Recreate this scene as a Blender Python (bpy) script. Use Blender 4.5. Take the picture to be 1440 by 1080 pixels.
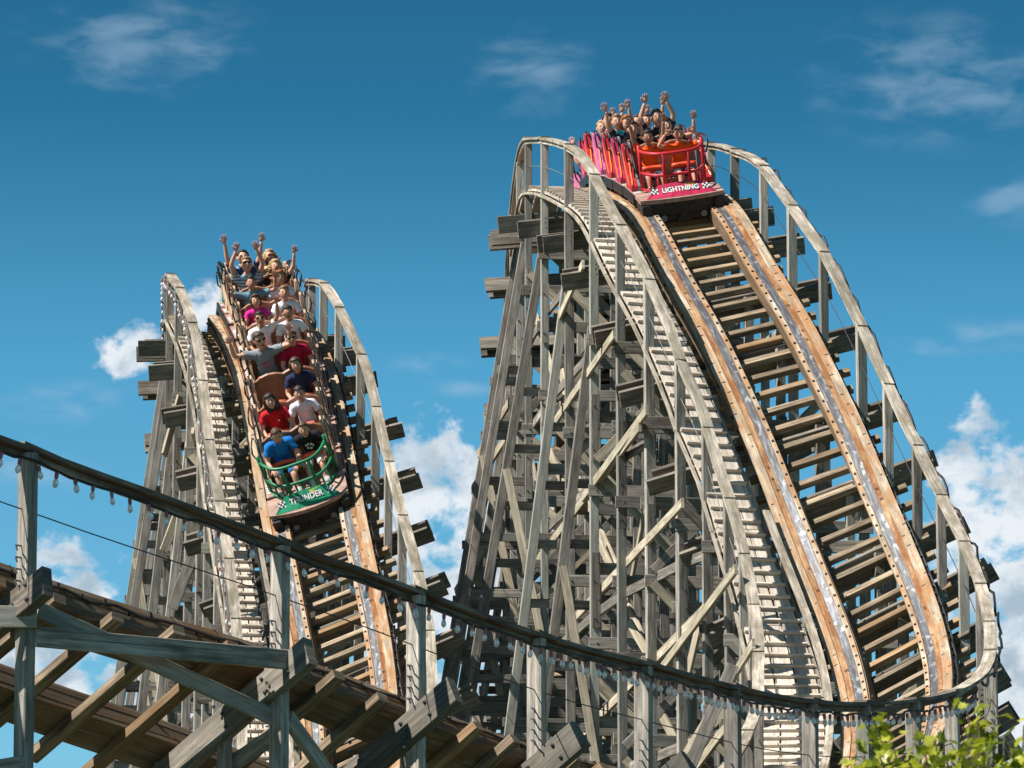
import math, random
import numpy as np
FPX = 7077.0
PITCH = math.radians(12.0)
CAM = np.array([0.0, 0.0, 1.7])
AX = np.array([1.0, 0, 0]); AF = np.array([0, math.cos(PITCH), math.sin(PITCH)]); AU = np.array([0, -math.sin(PITCH), math.cos(PITCH)])
def P(px, py, D):
    return CAM + AX * ((px - 720) / FPX * D) + AF * D + AU * ((540 - py) / FPX * D)
def proj(p):
    v = np.asarray(p) - CAM; d = v @ AF
    return (720 + FPX * (v @ AX) / d, 540 - FPX * (v @ AU) / d, d)
ZUP = np.array([0, 0, 1.0])
def unit(v): return v / np.linalg.norm(v)
class Curve:
    """smooth 3D curve through points, extra columns are interpolated with it"""
    def __init__(self, pts, extra=None, sm=0.6, step=0.05):
        pts = np.array(pts, float)
        n = len(pts)
        E = np.zeros((n, 1)) if extra is None else np.array(extra, float).reshape(n, -1)
        Q = np.hstack([pts, E])
        u = np.concatenate([[0], np.cumsum(np.linalg.norm(np.diff(pts, axis=0), axis=1))])
        # Catmull-Rom tangents (non-uniform)
        m = np.zeros_like(Q)
        for i in range(n):
            if i == 0: m[i] = (Q[1] - Q[0]) / (u[1] - u[0])
            elif i == n - 1: m[i] = (Q[-1] - Q[-2]) / (u[-1] - u[-2])
            else:
                a = (Q[i] - Q[i-1]) / (u[i] - u[i-1]); b = (Q[i+1] - Q[i]) / (u[i+1] - u[i])
                wa = u[i+1] - u[i]; wb = u[i] - u[i-1]
                m[i] = (a * wa + b * wb) / (wa + wb)
        t = np.arange(0, u[-1], step); out = []
        for tt in t:
            i = min(np.searchsorted(u, tt, side='right') - 1, n - 2)
            h = u[i+1] - u[i]; x = (tt - u[i]) / h
            out.append(Q[i]*(2*x**3-3*x**2+1) + m[i]*h*(x**3-2*x**2+x) + Q[i+1]*(-2*x**3+3*x**2) + m[i+1]*h*(x**3-x**2))
        out = np.array(out)
        if sm > 0:
            k = max(1, int(sm / step)); w = np.exp(-0.5 * (np.arange(-3*k, 3*k+1) / k) ** 2); w /= w.sum()
            # reflect-extrapolated padding keeps the ends in place
            pad = 3 * k
            head = 2 * out[0] - out[1:pad+1][::-1]; tail = 2 * out[-1] - out[-pad-1:-1][::-1]
            full = np.vstack([head, out, tail])
            out = np.stack([np.convolve(full[:, c], w, 'valid') for c in range(full.shape[1])], 1)
        self.p = out[:, :3]; self.e = out[:, 3:]
        self.s = np.concatenate([[0], np.cumsum(np.linalg.norm(np.diff(self.p, axis=0), axis=1))])
        self.len = self.s[-1]
    def at(self, s): return np.array([np.interp(s, self.s, self.p[:, c]) for c in range(3)])
    def ex(self, s, c=0): return float(np.interp(s, self.s, self.e[:, c]))
    def tan(self, s):
        d = 0.12; a = min(max(s, d), self.len - d)
        return unit(self.at(a + d) - self.at(a - d))
def Pz(px, D, z):
    for _ in range(3):
        e = math.atan2(z - 1.7, D); 
        py = 540 - FPX * math.tan(e - PITCH) if _ == 0 else py - (z - P(px, py, D)[2]) * FPX / D / math.cos(PITCH)
    return (px, py, D)
class Track(Curve):
    """O = outer (camera-right) rail centre line with bank; S points to camera-right / outside and up"""
    G = 0.675
    def __init__(self, *a, **k):
        super().__init__(*a, **k); self.bank = {}
    def frame(self, s):
        t = self.tan(s); h = unit(np.array([t[0], t[1], 0]))
        N = np.array([-h[1], h[0], 0])          # heading towards camera (-y): N = +x
        U0 = np.cross(N, t); U0 = U0 if U0[2] > 0 else -U0
        O = self.at(s); key = round(s, 2)
        if key not in self.bank:                # bank that shows the cross ties at the wanted tilt
            tgt = math.tan(math.radians(self.ex(s))); lo, hi = -0.3, 1.2; a = proj(O)
            for _ in range(18):
                b = (lo + hi) / 2; q = proj(O - (N * math.cos(b) + U0 * math.sin(b)) * 1.35)
                if (q[1] - a[1]) > tgt * (a[0] - q[0]): hi = b
                else: lo = b
            self.bank[key] = b
        b = self.bank[key]
        S = N * math.cos(b) + U0 * math.sin(b); U = U0 * math.cos(b) - N * math.sin(b)
        C = self.at(s) - S * self.G
        return C, t, S, U, N
    def pt(self, s, x, z=0.0):
        C, t, S, U, N = self.frame(s); return C + S * x + U * z
LT = [Pz(893,106,12.4)+(3,),Pz(892,103.5,14.2)+(3,),Pz(891,101,16.3)+(3,),Pz(892,98.5,18.7)+(3,),Pz(895,96.3,20.8)+(3,),Pz(902,94.3,22.5)+(3,),Pz(912,92.6,23.5)+(4,),Pz(927,90.8,24.05)+(4,),(943,254,89,5),(968,257,87.2,6),(995,270,85.2,7),(1025,294,83.4,8),(1054,345,81.8,10),(1091,405,80.3,13),(1120,450,79.4,14),(1145,500,78.5,15),(1194,600,77,18),(1235,700,75.5,23),(1278,800,73.9,27),(1299,855,73,28),(1315,910,71.9,28),(1321,960,70.6,29),(1311,1030,68.2,31),(1280,1090,65.5,34),(1215,1130,62.5,36),(1120,1142,60,38),(1000,1132,57,40),(860,1102,54.2,42),(700,1060,51.7,42),(629,1035,50.8,42),(542,1000,50.0,42),(462,967,49.5,42),(382,937,49.0,42),(240,893,48.2,41),(134,862,47.6,41),(60,836,47.3,40),(0,815,47.0,40),(-150,765,46.3,40),(-330,705,45.6,40)]
TT = [Pz(401,111,11.5)+(3,),Pz(401,108.5,13.6)+(3,),Pz(401,106,15.9)+(3,),Pz(401,103.5,18.2)+(4,),Pz(402,101.3,20.2)+(4,),Pz(403,99.3,21.8)+(5,),Pz(405,97.5,22.55)+(2,),Pz(409,95.6,22.87)+(1,),(417,449,93.4,2),(429,463,92,4),(440,485,91,7),(452,510,90,10),(462,553,89,13),(473,603,88,14),(484,660,86.9,16),(498,735,85.5,20),(511,795,84.3,21),(521,845,83.3,22),(531,893,82.4,23),(538,943,81.5,24),(545,1037,79.8,26),(546,1090,78.8,28),(538,1160,77.3,30),(515,1240,75.3,31)]
def mk(T, sm): return Track([P(a,b,c) for a,b,c,_ in T], [d for *_,d in T], sm)
LA = {5:3,7:4,9:5,20:6}
LTR = mk(LT, 0.7); TTR = mk(TT, 0.7)

# lateral distance and height of the hand rails above the track edge, along the arc length
L_WL = ([0,25,28,32,35,36,37,38.4,39.6,40.8,42,44.4,46,60,80],[1.85,1.8,1.7,1.75,1.8,1.87,1.8,1.87,1.92,2.0,2.05,2.07,2.0,1.95,1.95])
L_WR = ([0,30,34.8,37.2,39.6,40.8,42,43.2,44.4,45.6,46.8,48,49.2,51,54,58,80],[1.15,1.13,1.12,1.08,1.13,1.16,1.22,1.29,1.37,1.46,1.55,1.62,1.66,1.62,1.45,1.3,1.3])
L_HR = ([0,24,27.6,28.8,30,31.5,33.5,52,55,62,66,68,70,73],[.62,.62,.70,.80,.93,1.02,1.1,1.12,1.10,1.04,.92,.88,.97,1.0])
L_HL = ([0,24,27,31,80],[.85,.85,.95,1.02,1.02])
T_WL = ([0,24,28.8,31,34.8,37.2,45],[1.65,1.65,1.67,1.75,1.77,1.84,1.9])
T_WR = ([0,24,27.6,30,34.8,38.4,45],[1.0,1.0,1.0,1.2,1.27,1.4,1.4])
T_HL = ([0,22,25,28,45],[.72,.72,.85,1.0,1.0])
T_HR = ([0,23,26,30,45],[.62,.62,.9,1.1,1.1])
def tab(t, s): return float(np.interp(s, t[0], t[1]))
import bpy
sc = bpy.context.scene
for o in list(bpy.data.objects): bpy.data.objects.remove(o)
# ---------------------------------------------------------------- camera, sun, sky, exposure
cam_d = bpy.data.cameras.new('camera'); cam = bpy.data.objects.new('camera', cam_d)
sc.collection.objects.link(cam); sc.camera = cam
cam.location = CAM; cam.rotation_euler = (math.radians(90) + PITCH, 0, 0)
cam_d.sensor_width = 36; cam_d.lens = 36 * FPX / 1440; cam_d.clip_start = 0.5; cam_d.clip_end = 6000
cam_d.dof.use_dof = True; cam_d.dof.focus_distance = 78; cam_d.dof.aperture_fstop = 15
SUN = unit(np.array([-0.61, -0.27, 0.75]))
from mathutils import Vector, Matrix, Quaternion
sd = bpy.data.lights.new('sun', 'SUN'); sd.energy = 5.0; sd.angle = math.radians(0.5); sd.color = (1, .955, .88)
so = bpy.data.objects.new('sun', sd); sc.collection.objects.link(so); so.location = (-40, -20, 60)
so.rotation_euler = Vector(-SUN).to_track_quat('-Z', 'Y').to_euler()
sc.view_settings.view_transform = 'Standard'; sc.view_settings.look = 'None'
sc.view_settings.exposure = 0.7; sc.view_settings.gamma = 1; sc.view_settings.use_curve_mapping = False
world = bpy.data.worlds.new('World'); sc.world = world; world.use_nodes = True
def build_world():
    nt = world.node_tree; nt.nodes.clear(); N = nt.nodes.new; Lk = nt.links.new
    out = N('ShaderNodeOutputWorld'); bg = N('ShaderNodeBackground'); Lk(bg.outputs[0], out.inputs[0])
    sky = N('ShaderNodeTexSky'); sky.sky_type = 'NISHITA'; sky.sun_disc = False
    sky.sun_elevation = math.asin(SUN[2]); sky.sun_rotation = math.atan2(SUN[0], SUN[1])
    sky.air_density = 1.0; sky.dust_density = 0.3; sky.ozone_density = 2.5; sky.altitude = 100
    bg.inputs['Strength'].default_value = 0.1
    geo = N('ShaderNodeTexCoord')
    sep = N('ShaderNodeSeparateXYZ'); Lk(geo.outputs['Generated'], sep.inputs[0])
    def math_(op, a, b=None, c=None, clamp=False):
        n = N('ShaderNodeMath'); n.operation = op; n.use_clamp = clamp
        for i, v in enumerate((a, b, c)):
            if v is None: continue
            if isinstance(v, (int, float)): n.inputs[i].default_value = v
            else: Lk(v, n.inputs[i])
        return n.outputs[0]
    def mix(f, a, b):
        n = N('ShaderNodeMix'); n.data_type = 'RGBA'
        for k, v in ((0, f), (6, a), (7, b)):
            if isinstance(v, (int, float)): n.inputs[k].default_value = v
            elif isinstance(v, tuple): n.inputs[k].default_value = v + (1,)
            else: Lk(v, n.inputs[k])
        return n.outputs[2]
    # polarised teal blue: the whole sky, deepening with height
    z = sep.outputs['Z']
    ramp = N('ShaderNodeValToRGB'); Lk(math_('MULTIPLY', z, 1.0), ramp.inputs[0])
    e = ramp.color_ramp.elements; e[0].position = 0.0; e[0].color = SKY[0] + (1,)
    e[1].position = 1.0; e[1].color = SKY[-1] + (1,)
    for p, c in zip(SKYP[1:-1], SKY[1:-1]):
        k = e.new(p); k.color = c + (1,)
    gr = N('ShaderNodeMix'); gr.data_type = 'RGBA'; gr.blend_type = 'MULTIPLY'; gr.inputs[0].default_value = 1
    Lk(sky.outputs[0], gr.inputs[6]); Lk(ramp.outputs[0], gr.inputs[7])
    base = gr.outputs[2]
    # clouds live on the direction sphere
    mp = N('ShaderNodeMapping'); Lk(geo.outputs['Generated'], mp.inputs[0]); mp.inputs['Scale'].default_value = (1, 1, 1.25)
    def noise(scale, det=8, rough=.55, dist=0., off=0.):
        n = N('ShaderNodeTexNoise'); n.inputs['Scale'].default_value = scale; n.inputs['Detail'].default_value = det
        n.inputs['Roughness'].default_value = rough; n.inputs['Distortion'].default_value = dist
        m2 = N('ShaderNodeMapping'); Lk(mp.outputs[0], m2.inputs[0]); m2.inputs['Location'].default_value = (off, off * .7, off * .3)
        Lk(m2.outputs[0], n.inputs['Vector']); return n.outputs['Fac']
    def blob(px, py, rx, ry):
        """soft ellipse round a direction, radii given in degrees"""
        d = unit(P(px, py, 1.0) - CAM); v = N('ShaderNodeVectorMath'); v.operation = 'SUBTRACT'
        Lk(geo.outputs['Generated'], v.inputs[0]); v.inputs[1].default_value = tuple(d)
        s2 = N('ShaderNodeSeparateXYZ'); Lk(v.outputs[0], s2.inputs[0])
        a = math_('DIVIDE', s2.outputs[0], rx); b = math_('DIVIDE', s2.outputs[2], ry); c = math_('DIVIDE', s2.outputs[1], max(rx, ry))
        r = math_('SQRT', math_('ADD', math_('ADD', math_('MULTIPLY', a, a), math_('MULTIPLY', b, b)), math_('MULTIPLY', c, c)))
        return math_('SUBTRACT', 1.0, r)
    def smax(lst):
        r = lst[0]
        for q in lst[1:]: r = math_('MAXIMUM', r, q)
        return r
    k = 1 / FPX
    cum = smax([blob(x, y, rx * k, ry * k) for x, y, rx, ry in CUMULUS])
    far = math_('MULTIPLY', math_('SUBTRACT', noise(7, 6, .6, off=3.1), .60), 5.0)      # the same kind of clouds all round the sky, low down
    low = math_('MULTIPLY', math_('SUBTRACT', .30, z), 1.0)
    back = math_('LESS_THAN', sep.outputs['Y'], 0.93)
    far = math_('SUBTRACT', math_('MINIMUM', far, math_('MULTIPLY', low, 6.0)), math_('MULTIPLY', math_('SUBTRACT', 1.0, back), 9.0))
    cum = math_('MAXIMUM', cum, far)
    n1 = noise(105, 12, .58, .2); n2 = noise(420, 6, .6, 0, 5.2)
    dens = math_('ADD', math_('MULTIPLY', math_('MINIMUM', cum, .55), 1.5), math_('ADD', math_('MULTIPLY', math_('SUBTRACT', n1, .5), 4.6), math_('MULTIPLY', math_('SUBTRACT', n2, .5), .5)))
    mr = N('ShaderNodeMapRange'); mr.interpolation_type = 'SMOOTHSTEP'; Lk(dens, mr.inputs[0])
    mr.inputs[1].default_value = 0.0; mr.inputs[2].default_value = .95
    cmask = math_('MULTIPLY', mr.outputs[0], .97)
    # bodies: white heads, blue-grey where the cloud is thick
    shade = N('ShaderNodeMapRange'); shade.interpolation_type = 'SMOOTHSTEP'
    n3 = noise(60, 8, .55, .3, 9.0)
    Lk(math_('ADD', math_('MULTIPLY', dens, .35), math_('MULTIPLY', math_('SUBTRACT', n3, .5), 3.0)), shade.inputs[0])
    shade.inputs[1].default_value = -.05; shade.inputs[2].default_value = .75
    # sunlit heads of the two big clouds
    ccol = mix(shade.outputs[0], CW, CG)
    wis = smax([blob(x, y, rx * k, ry * k) for x, y, rx, ry in WISPS])
    mp3 = N('ShaderNodeMapping'); Lk(geo.outputs['Generated'], mp3.inputs[0]); mp3.inputs['Rotation'].default_value = (0, math.radians(-14), 0); mp3.inputs['Scale'].default_value = (1, 1, 2.6)
    nw = N('ShaderNodeTexNoise'); Lk(mp3.outputs[0], nw.inputs['Vector']); nw.inputs['Scale'].default_value = 80; nw.inputs['Detail'].default_value = 10; nw.inputs['Roughness'].default_value = .5; nw.inputs['Distortion'].default_value = .3
    wm = N('ShaderNodeMapRange'); wm.interpolation_type = 'SMOOTHSTEP'
    Lk(math_('ADD', math_('MULTIPLY', wis, .8), math_('MULTIPLY', math_('SUBTRACT', nw.outputs['Fac'], .5), 4.0)), wm.inputs[0])
    wm.inputs[1].default_value = -.25; wm.inputs[2].default_value = 1.3
    wfac = math_('MULTIPLY', math_('MULTIPLY', wm.outputs[0], math_('MULTIPLY', math_('ADD', wis, .25), 1.2, clamp=True), clamp=True), .38)
    c1 = mix(wfac, base, WC)
    Lk(mix(cmask, c1, ccol), bg.inputs['Color'])
    world.cycles.sampling_method = 'MANUAL'; world.cycles.sample_map_resolution = 512
SKYP = [0, .13, .21, .26, .33, 1.0]
SKY = [(.55, .80, .86), (.45, .78, .81), (.26, .68, .75), (.085, .385, .46), (.07, .245, .30), (.13, .33, .39)]
CW = (5.2, 5.5, 5.8); CG = (2.5, 3.2, 3.8); WC = (2.4, 3.4, 4.4)
CUMULUS = [(1395,700,95,125),(1440,780,130,180),(1360,800,90,120),(1350,650,60,50),(1380,600,50,40),(1435,960,90,110),(605,700,95,110),(650,720,80,100),(640,830,120,180),(570,780,80,130),(600,940,150,150),(285,425,50,42),(172,490,45,42),(1400,880,80,60),(95,810,80,55),(60,940,120,80),(200,960,90,60),(760,760,60,60)]
WISPS = [(200,60,170,70),(1330,110,200,90),(1300,490,60,22),(1400,470,90,26),(600,510,60,16),(650,545,60,14),(740,100,90,60),(90,565,110,30),(1420,280,60,40),(50,660,90,40),(400,420,60,40)]
build_world()
rnd = random.Random(7)
COL = sc.collection
# ---------------------------------------------------------------- materials
def nodes(name):
    m = bpy.data.materials.new(name); m.use_nodes = True; nt = m.node_tree
    return m, nt, nt.nodes['Principled BSDF']
def ramp_(nt, fac, stops):
    r = nt.nodes.new('ShaderNodeValToRGB'); nt.links.new(fac, r.inputs[0]); e = r.color_ramp.elements
    e[0].position, e[0].color = stops[0][0], stops[0][1] + (1,)
    e[1].position, e[1].color = stops[-1][0], stops[-1][1] + (1,)
    for p, c in stops[1:-1]: k = e.new(p); k.color = c + (1,)
    return r.outputs[0]
def mixc(nt, f, a, b, mode='MIX'):
    n = nt.nodes.new('ShaderNodeMix'); n.data_type = 'RGBA'; n.blend_type = mode
    for k, v in ((0, f), (6, a), (7, b)):
        if isinstance(v, (int, float)): n.inputs[k].default_value = v
        elif isinstance(v, tuple): n.inputs[k].default_value = v + (1,)
        else: nt.links.new(v, n.inputs[k])
    return n.outputs[2]
def fm(nt, op, a, b=0.0, clamp=False):
    n = nt.nodes.new('ShaderNodeMath'); n.operation = op; n.use_clamp = clamp
    for i, v in enumerate((a, b)):
        if isinstance(v, (int, float)): n.inputs[i].default_value = v
        else: nt.links.new(v, n.inputs[i])
    return n.outputs[0]
def noise_(nt, vec, scale, det=4, rough=.6):
    n = nt.nodes.new('ShaderNodeTexNoise'); nt.links.new(vec, n.inputs['Vector'])
    n.inputs['Scale'].default_value = scale; n.inputs['Detail'].default_value = det; n.inputs['Roughness'].default_value = rough
    return n.outputs['Fac']
def wood(name, dark, mid, light, tint=(.17, .22, .17), tintf=.5, var=.5, stain=None, stainf=0., grain=26.):
    """UV.x runs along the board in metres, UV.y round it; every board gets its own shade"""
    m, nt, b = nodes(name)
    tc = nt.nodes.new('ShaderNodeTexCoord'); oi = nt.nodes.new('ShaderNodeObjectInfo')
    mp = nt.nodes.new('ShaderNodeMapping'); nt.links.new(tc.outputs['UV'], mp.inputs[0]); mp.inputs['Scale'].default_value = (1.3, grain, 1)
    cmb = nt.nodes.new('ShaderNodeCombineXYZ'); nt.links.new(fm(nt, 'MULTIPLY', oi.outputs['Random'], 91.0), cmb.inputs[0]); nt.links.new(fm(nt, 'MULTIPLY', oi.outputs['Random'], 37.0), cmb.inputs[2])
    nt.links.new(cmb.outputs[0], mp.inputs['Location'])
    g = noise_(nt, mp.outputs[0], 1.0, 6, .7)
    mp2 = nt.nodes.new('ShaderNodeMapping'); nt.links.new(tc.outputs['UV'], mp2.inputs[0]); mp2.inputs['Scale'].default_value = (1.6, 5, 1); nt.links.new(cmb.outputs[0], mp2.inputs['Location'])
    bl = noise_(nt, mp2.outputs[0], 1.3, 5, .65)
    col = ramp_(nt, g, [(.30, dark), (.5, mid), (.68, light)])
    col = mixc(nt, fm(nt, 'MULTIPLY', fm(nt, 'SUBTRACT', bl, .44, True), 2.4, True), col, tuple(c * .55 for c in dark))
    # a darker heart line / checks
    mp3 = nt.nodes.new('ShaderNodeMapping'); nt.links.new(tc.outputs['UV'], mp3.inputs[0]); mp3.inputs['Scale'].default_value = (.5, grain * 2.2, 1); nt.links.new(cmb.outputs[0], mp3.inputs['Location'])
    ck = noise_(nt, mp3.outputs[0], 1.0, 2, .5)
    col = mixc(nt, fm(nt, 'MULTIPLY', fm(nt, 'SUBTRACT', ck, .62, True), 6., True), col, tuple(c * .35 for c in dark))
    if stain:
        st = noise_(nt, mp2.outputs[0], .8, 6, .7)
        col = mixc(nt, fm(nt, 'MULTIPLY', fm(nt, 'MULTIPLY', fm(nt, 'SUBTRACT', st, .42, True), 6., True), stainf), col, stain)
    # per-board shade and greenish or bluish lichen
    r1 = nt.nodes.new('ShaderNodeMath'); r1.operation = 'FRACT'; nt.links.new(fm(nt, 'MULTIPLY', oi.outputs['Random'], 7.31), r1.inputs[0])
    col = mixc(nt, fm(nt, 'MULTIPLY', fm(nt, 'SUBTRACT', r1.outputs[0], .45, True), tintf * 1.8), col, tint)
    hsv = nt.nodes.new('ShaderNodeHueSaturation'); nt.links.new(col, hsv.inputs['Color'])
    nt.links.new(fm(nt, 'ADD', fm(nt, 'MULTIPLY', oi.outputs['Random'], var), 1 - var / 2), hsv.inputs['Value'])
    nt.links.new(hsv.outputs[0], b.inputs['Base Color'])
    b.inputs['Roughness'].default_value = .85; b.inputs['Specular IOR Level'].default_value = .2
    bp = nt.nodes.new('ShaderNodeBump'); bp.inputs['Strength'].default_value = .35; bp.inputs['Distance'].default_value = .006
    nt.links.new(g, bp.inputs['Height']); nt.links.new(bp.outputs[0], b.inputs['Normal'])
    return m
def plain(name, col, rough=.6, metal=0., spec=.4, noise=0., nscale=30, var=0.):
    m, nt, b = nodes(name)
    b.inputs['Roughness'].default_value = rough; b.inputs['Metallic'].default_value = metal; b.inputs['Specular IOR Level'].default_value = spec
    tc = nt.nodes.new('ShaderNodeTexCoord')
    if noise > 0:
        g = noise_(nt, tc.outputs['Object'], nscale, 5, .6)
        c = ramp_(nt, g, [(.3, tuple(x * (1 - noise) for x in col)), (.7, tuple(min(1, x * (1 + noise)) for x in col))])
    else: c = None
    if var:
        oi = nt.nodes.new('ShaderNodeObjectInfo'); h = nt.nodes.new('ShaderNodeHueSaturation')
        if c is None: h.inputs['Color'].default_value = col + (1,)
        else: nt.links.new(c, h.inputs['Color'])
        nt.links.new(fm(nt, 'ADD', fm(nt, 'MULTIPLY', oi.outputs['Random'], var), 1 - var / 2), h.inputs['Value']); c = h.outputs[0]
    if c is None: b.inputs['Base Color'].default_value = col + (1,)
    else: nt.links.new(c, b.inputs['Base Color'])
    return m
M = {}
M['post'] = wood('weathered_post', (.12, .105, .09), (.33, .295, .255), (.54, .49, .43), (.21, .225, .195), .5, .7)
M['girt'] = wood('weathered_board', (.09, .077, .065), (.26, .23, .195), (.46, .41, .355), (.17, .18, .16), .35, .75)
M['brace'] = wood('pale_brace', (.24, .195, .135), (.50, .42, .31), (.68, .60, .48), (.3, .27, .2), .25, .4)
M['ledger'] = wood('ledger_timber', (.08, .067, .054), (.20, .17, .14), (.35, .30, .25), (.125, .13, .11), .35, .6)
M['walk'] = wood('walkway_board', (.34, .28, .22), (.62, .53, .44), (.78, .70, .60), (.46, .40, .32), .3, .25)
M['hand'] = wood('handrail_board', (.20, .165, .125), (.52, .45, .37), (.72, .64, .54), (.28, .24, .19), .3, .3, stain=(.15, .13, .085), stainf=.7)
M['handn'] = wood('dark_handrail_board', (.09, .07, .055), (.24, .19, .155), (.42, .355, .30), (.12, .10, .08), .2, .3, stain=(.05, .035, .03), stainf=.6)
M['tie'] = wood('tie_timber', (.10, .07, .045), (.28, .21, .14), (.50, .41, .30), (.32, .17, .065), .55, .6)
M['track'] = wood('laminated_track', (.22, .16, .105), (.46, .365, .265), (.64, .545, .43), (.42, .32, .21), .2, .1, stain=(.34, .155, .055), stainf=.75, grain=18)
M['track2'] = wood('rusty_guide_plank', (.20, .10, .045), (.42, .25, .13), (.58, .40, .25), (.5, .3, .16), .2, .1, stain=(.20, .07, .02), stainf=.8, grain=18)
M['trackside'] = wood('track_lamination', (.08, .055, .033), (.20, .145, .095), (.33, .26, .19), (.20, .18, .15), .3, .2, stain=(.22, .10, .04), stainf=.5)
def steel_mat():
    m, nt, b = nodes('running_steel')
    tc = nt.nodes.new('ShaderNodeTexCoord')
    mp = nt.nodes.new('ShaderNodeMapping'); nt.links.new(tc.outputs['UV'], mp.inputs[0]); mp.inputs['Scale'].default_value = (2.2, 22, 1)
    g = noise_(nt, mp.outputs[0], 1.2, 5, .6)
    mp2 = nt.nodes.new('ShaderNodeMapping'); nt.links.new(tc.outputs['UV'], mp2.inputs[0]); mp2.inputs['Scale'].default_value = (5., 9, 1)
    g2 = noise_(nt, mp2.outputs[0], 1.0, 3, .5)
    c = ramp_(nt, g, [(.35, (.075, .07, .07)), (.5, (.14, .14, .15)), (.66, (.25, .255, .27))])
    c = mixc(nt, fm(nt, 'MULTIPLY', fm(nt, 'SUBTRACT', g2, .56, True), 9., True), c, (.42, .43, .44))  # pale flecks: white glints put into the steel's colour
    c = mixc(nt, fm(nt, 'MULTIPLY', fm(nt, 'SUBTRACT', .40, g2, ) if False else fm(nt, 'SUBTRACT', .42, g, True), 5., True), c, (.27, .13, .06))
    nt.links.new(c, b.inputs['Base Color']); b.inputs['Metallic'].default_value = .45; b.inputs['Roughness'].default_value = .42
    return m
M['steel'] = steel_mat()
M['bolt'] = plain('rusty_bolt', (.045, .035, .03), .6, .5)
M['boltg'] = plain('galvanised_bolt', (.11, .115, .125), .45, .7)
M['wire'] = plain('wire_rope', (.16, .16, .155), .6, .2)
M['cable'] = plain('black_cable', (.02, .018, .018), .6)
M['cablew'] = plain('faded_cable', (.12, .115, .11), .6)
M['socket'] = plain('lamp_socket', (.30, .12, .12), .5, var=.5)
M['black'] = plain('black_paint', (.018, .017, .018), .45, noise=.4)
M['chassis'] = plain('greasy_chassis', (.03, .024, .022), .55, .2, noise=.5, nscale=14)
M['deck'] = plain('brown_deck_vinyl', (.33, .20, .16), .65, noise=.4, nscale=7)
M['leather'] = plain('brown_seat_leather', (.27, .125, .075), .5, noise=.22, nscale=8)
M['leather2'] = plain('tan_seat_side', (.52, .34, .22), .55, noise=.12, nscale=8)
M['pad'] = plain('orange_red_pad', (.75, .085, .025), .45)
M['red'] = plain('red_gloss_paint', (.50, .02, .03), .42, spec=.4, noise=.22, nscale=9)
M['green'] = plain('green_gloss_paint', (.008, .17, .075), .4, spec=.4, noise=.22, nscale=9)
M['green2'] = plain('emerald_plate', (.010, .24, .11), .4, noise=.3, nscale=9)
M['teal'] = plain('dark_green_panel', (.01, .13, .10), .35)
M['pink'] = plain('pink_panel', (.60, .13, .32), .45, noise=.25, nscale=9)
M['magenta'] = plain('crimson_plate', (.48, .025, .08), .42, noise=.3, nscale=9)
M['yellow'] = plain('yellow_decal', (.85, .62, .04), .4)
M['orange'] = plain('orange_decal', (.85, .28, .04), .4)
M['white'] = plain('white_decal', (.74, .74, .72), .5, noise=.15, nscale=20)
M['dark'] = plain('dark_decal', (.03, .03, .06), .4)
M['grey'] = plain('grey_panel', (.20, .20, .22), .4)
M['glassy'] = plain('eye_dark', (.02, .015, .012), .2)
M['lip'] = plain('mouth_inside', (.16, .03, .03), .5)
def glass_mat():
    m, nt, b = nodes('bulb_glass'); b.inputs['Base Color'].default_value = (.95, .93, .93, 1)
    b.inputs['Transmission Weight'].default_value = .45; b.inputs['Roughness'].default_value = .08; b.inputs['IOR'].default_value = 1.3
    return m
M['glass'] = glass_mat()
def leaf_mat():
    m, nt, b = nodes('maple_leaf')
    oi = nt.nodes.new('ShaderNodeObjectInfo'); tc = nt.nodes.new('ShaderNodeTexCoord')
    g = noise_(nt, tc.outputs['Object'], 9, 3, .5)
    k = fm(nt, 'ADD', fm(nt, 'MULTIPLY', oi.outputs['Random'], .75), fm(nt, 'MULTIPLY', g, .3))
    c = ramp_(nt, k, [(.1, (.05, .08, .008)), (.4, (.22, .27, .015)), (.65, (.46, .48, .03)), (.88, (.66, .64, .10)), (1., (.75, .5, .08))])
    nt.links.new(c, b.inputs['Base Color']); b.inputs['Roughness'].default_value = .38; b.inputs['Specular IOR Level'].default_value = .5
    tr = nt.nodes.new('ShaderNodeBsdfTranslucent'); nt.links.new(c, tr.inputs['Color'])
    mx = nt.nodes.new('ShaderNodeMixShader'); mx.inputs[0].default_value = .5
    nt.links.new(b.outputs[0], mx.inputs[1]); nt.links.new(tr.outputs[0], mx.inputs[2]); nt.links.new(mx.outputs[0], nt.nodes['Material Output'].inputs[0])
    return m
M['leaf'] = leaf_mat()
M['bark'] = plain('bark', (.13, .10, .075), .9, noise=.4, nscale=25)
def ground_mat():
    m, nt, b = nodes('ground_grass'); tc = nt.nodes.new('ShaderNodeTexCoord')
    g = noise_(nt, tc.outputs['Object'], .15, 8, .65)
    nt.links.new(ramp_(nt, g, [(.35, (.025, .04, .012)), (.6, (.05, .06, .025)), (.75, (.09, .08, .06))]), b.inputs['Base Color']); b.inputs['Roughness'].default_value = .95
    return m
M['ground'] = ground_mat()
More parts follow.
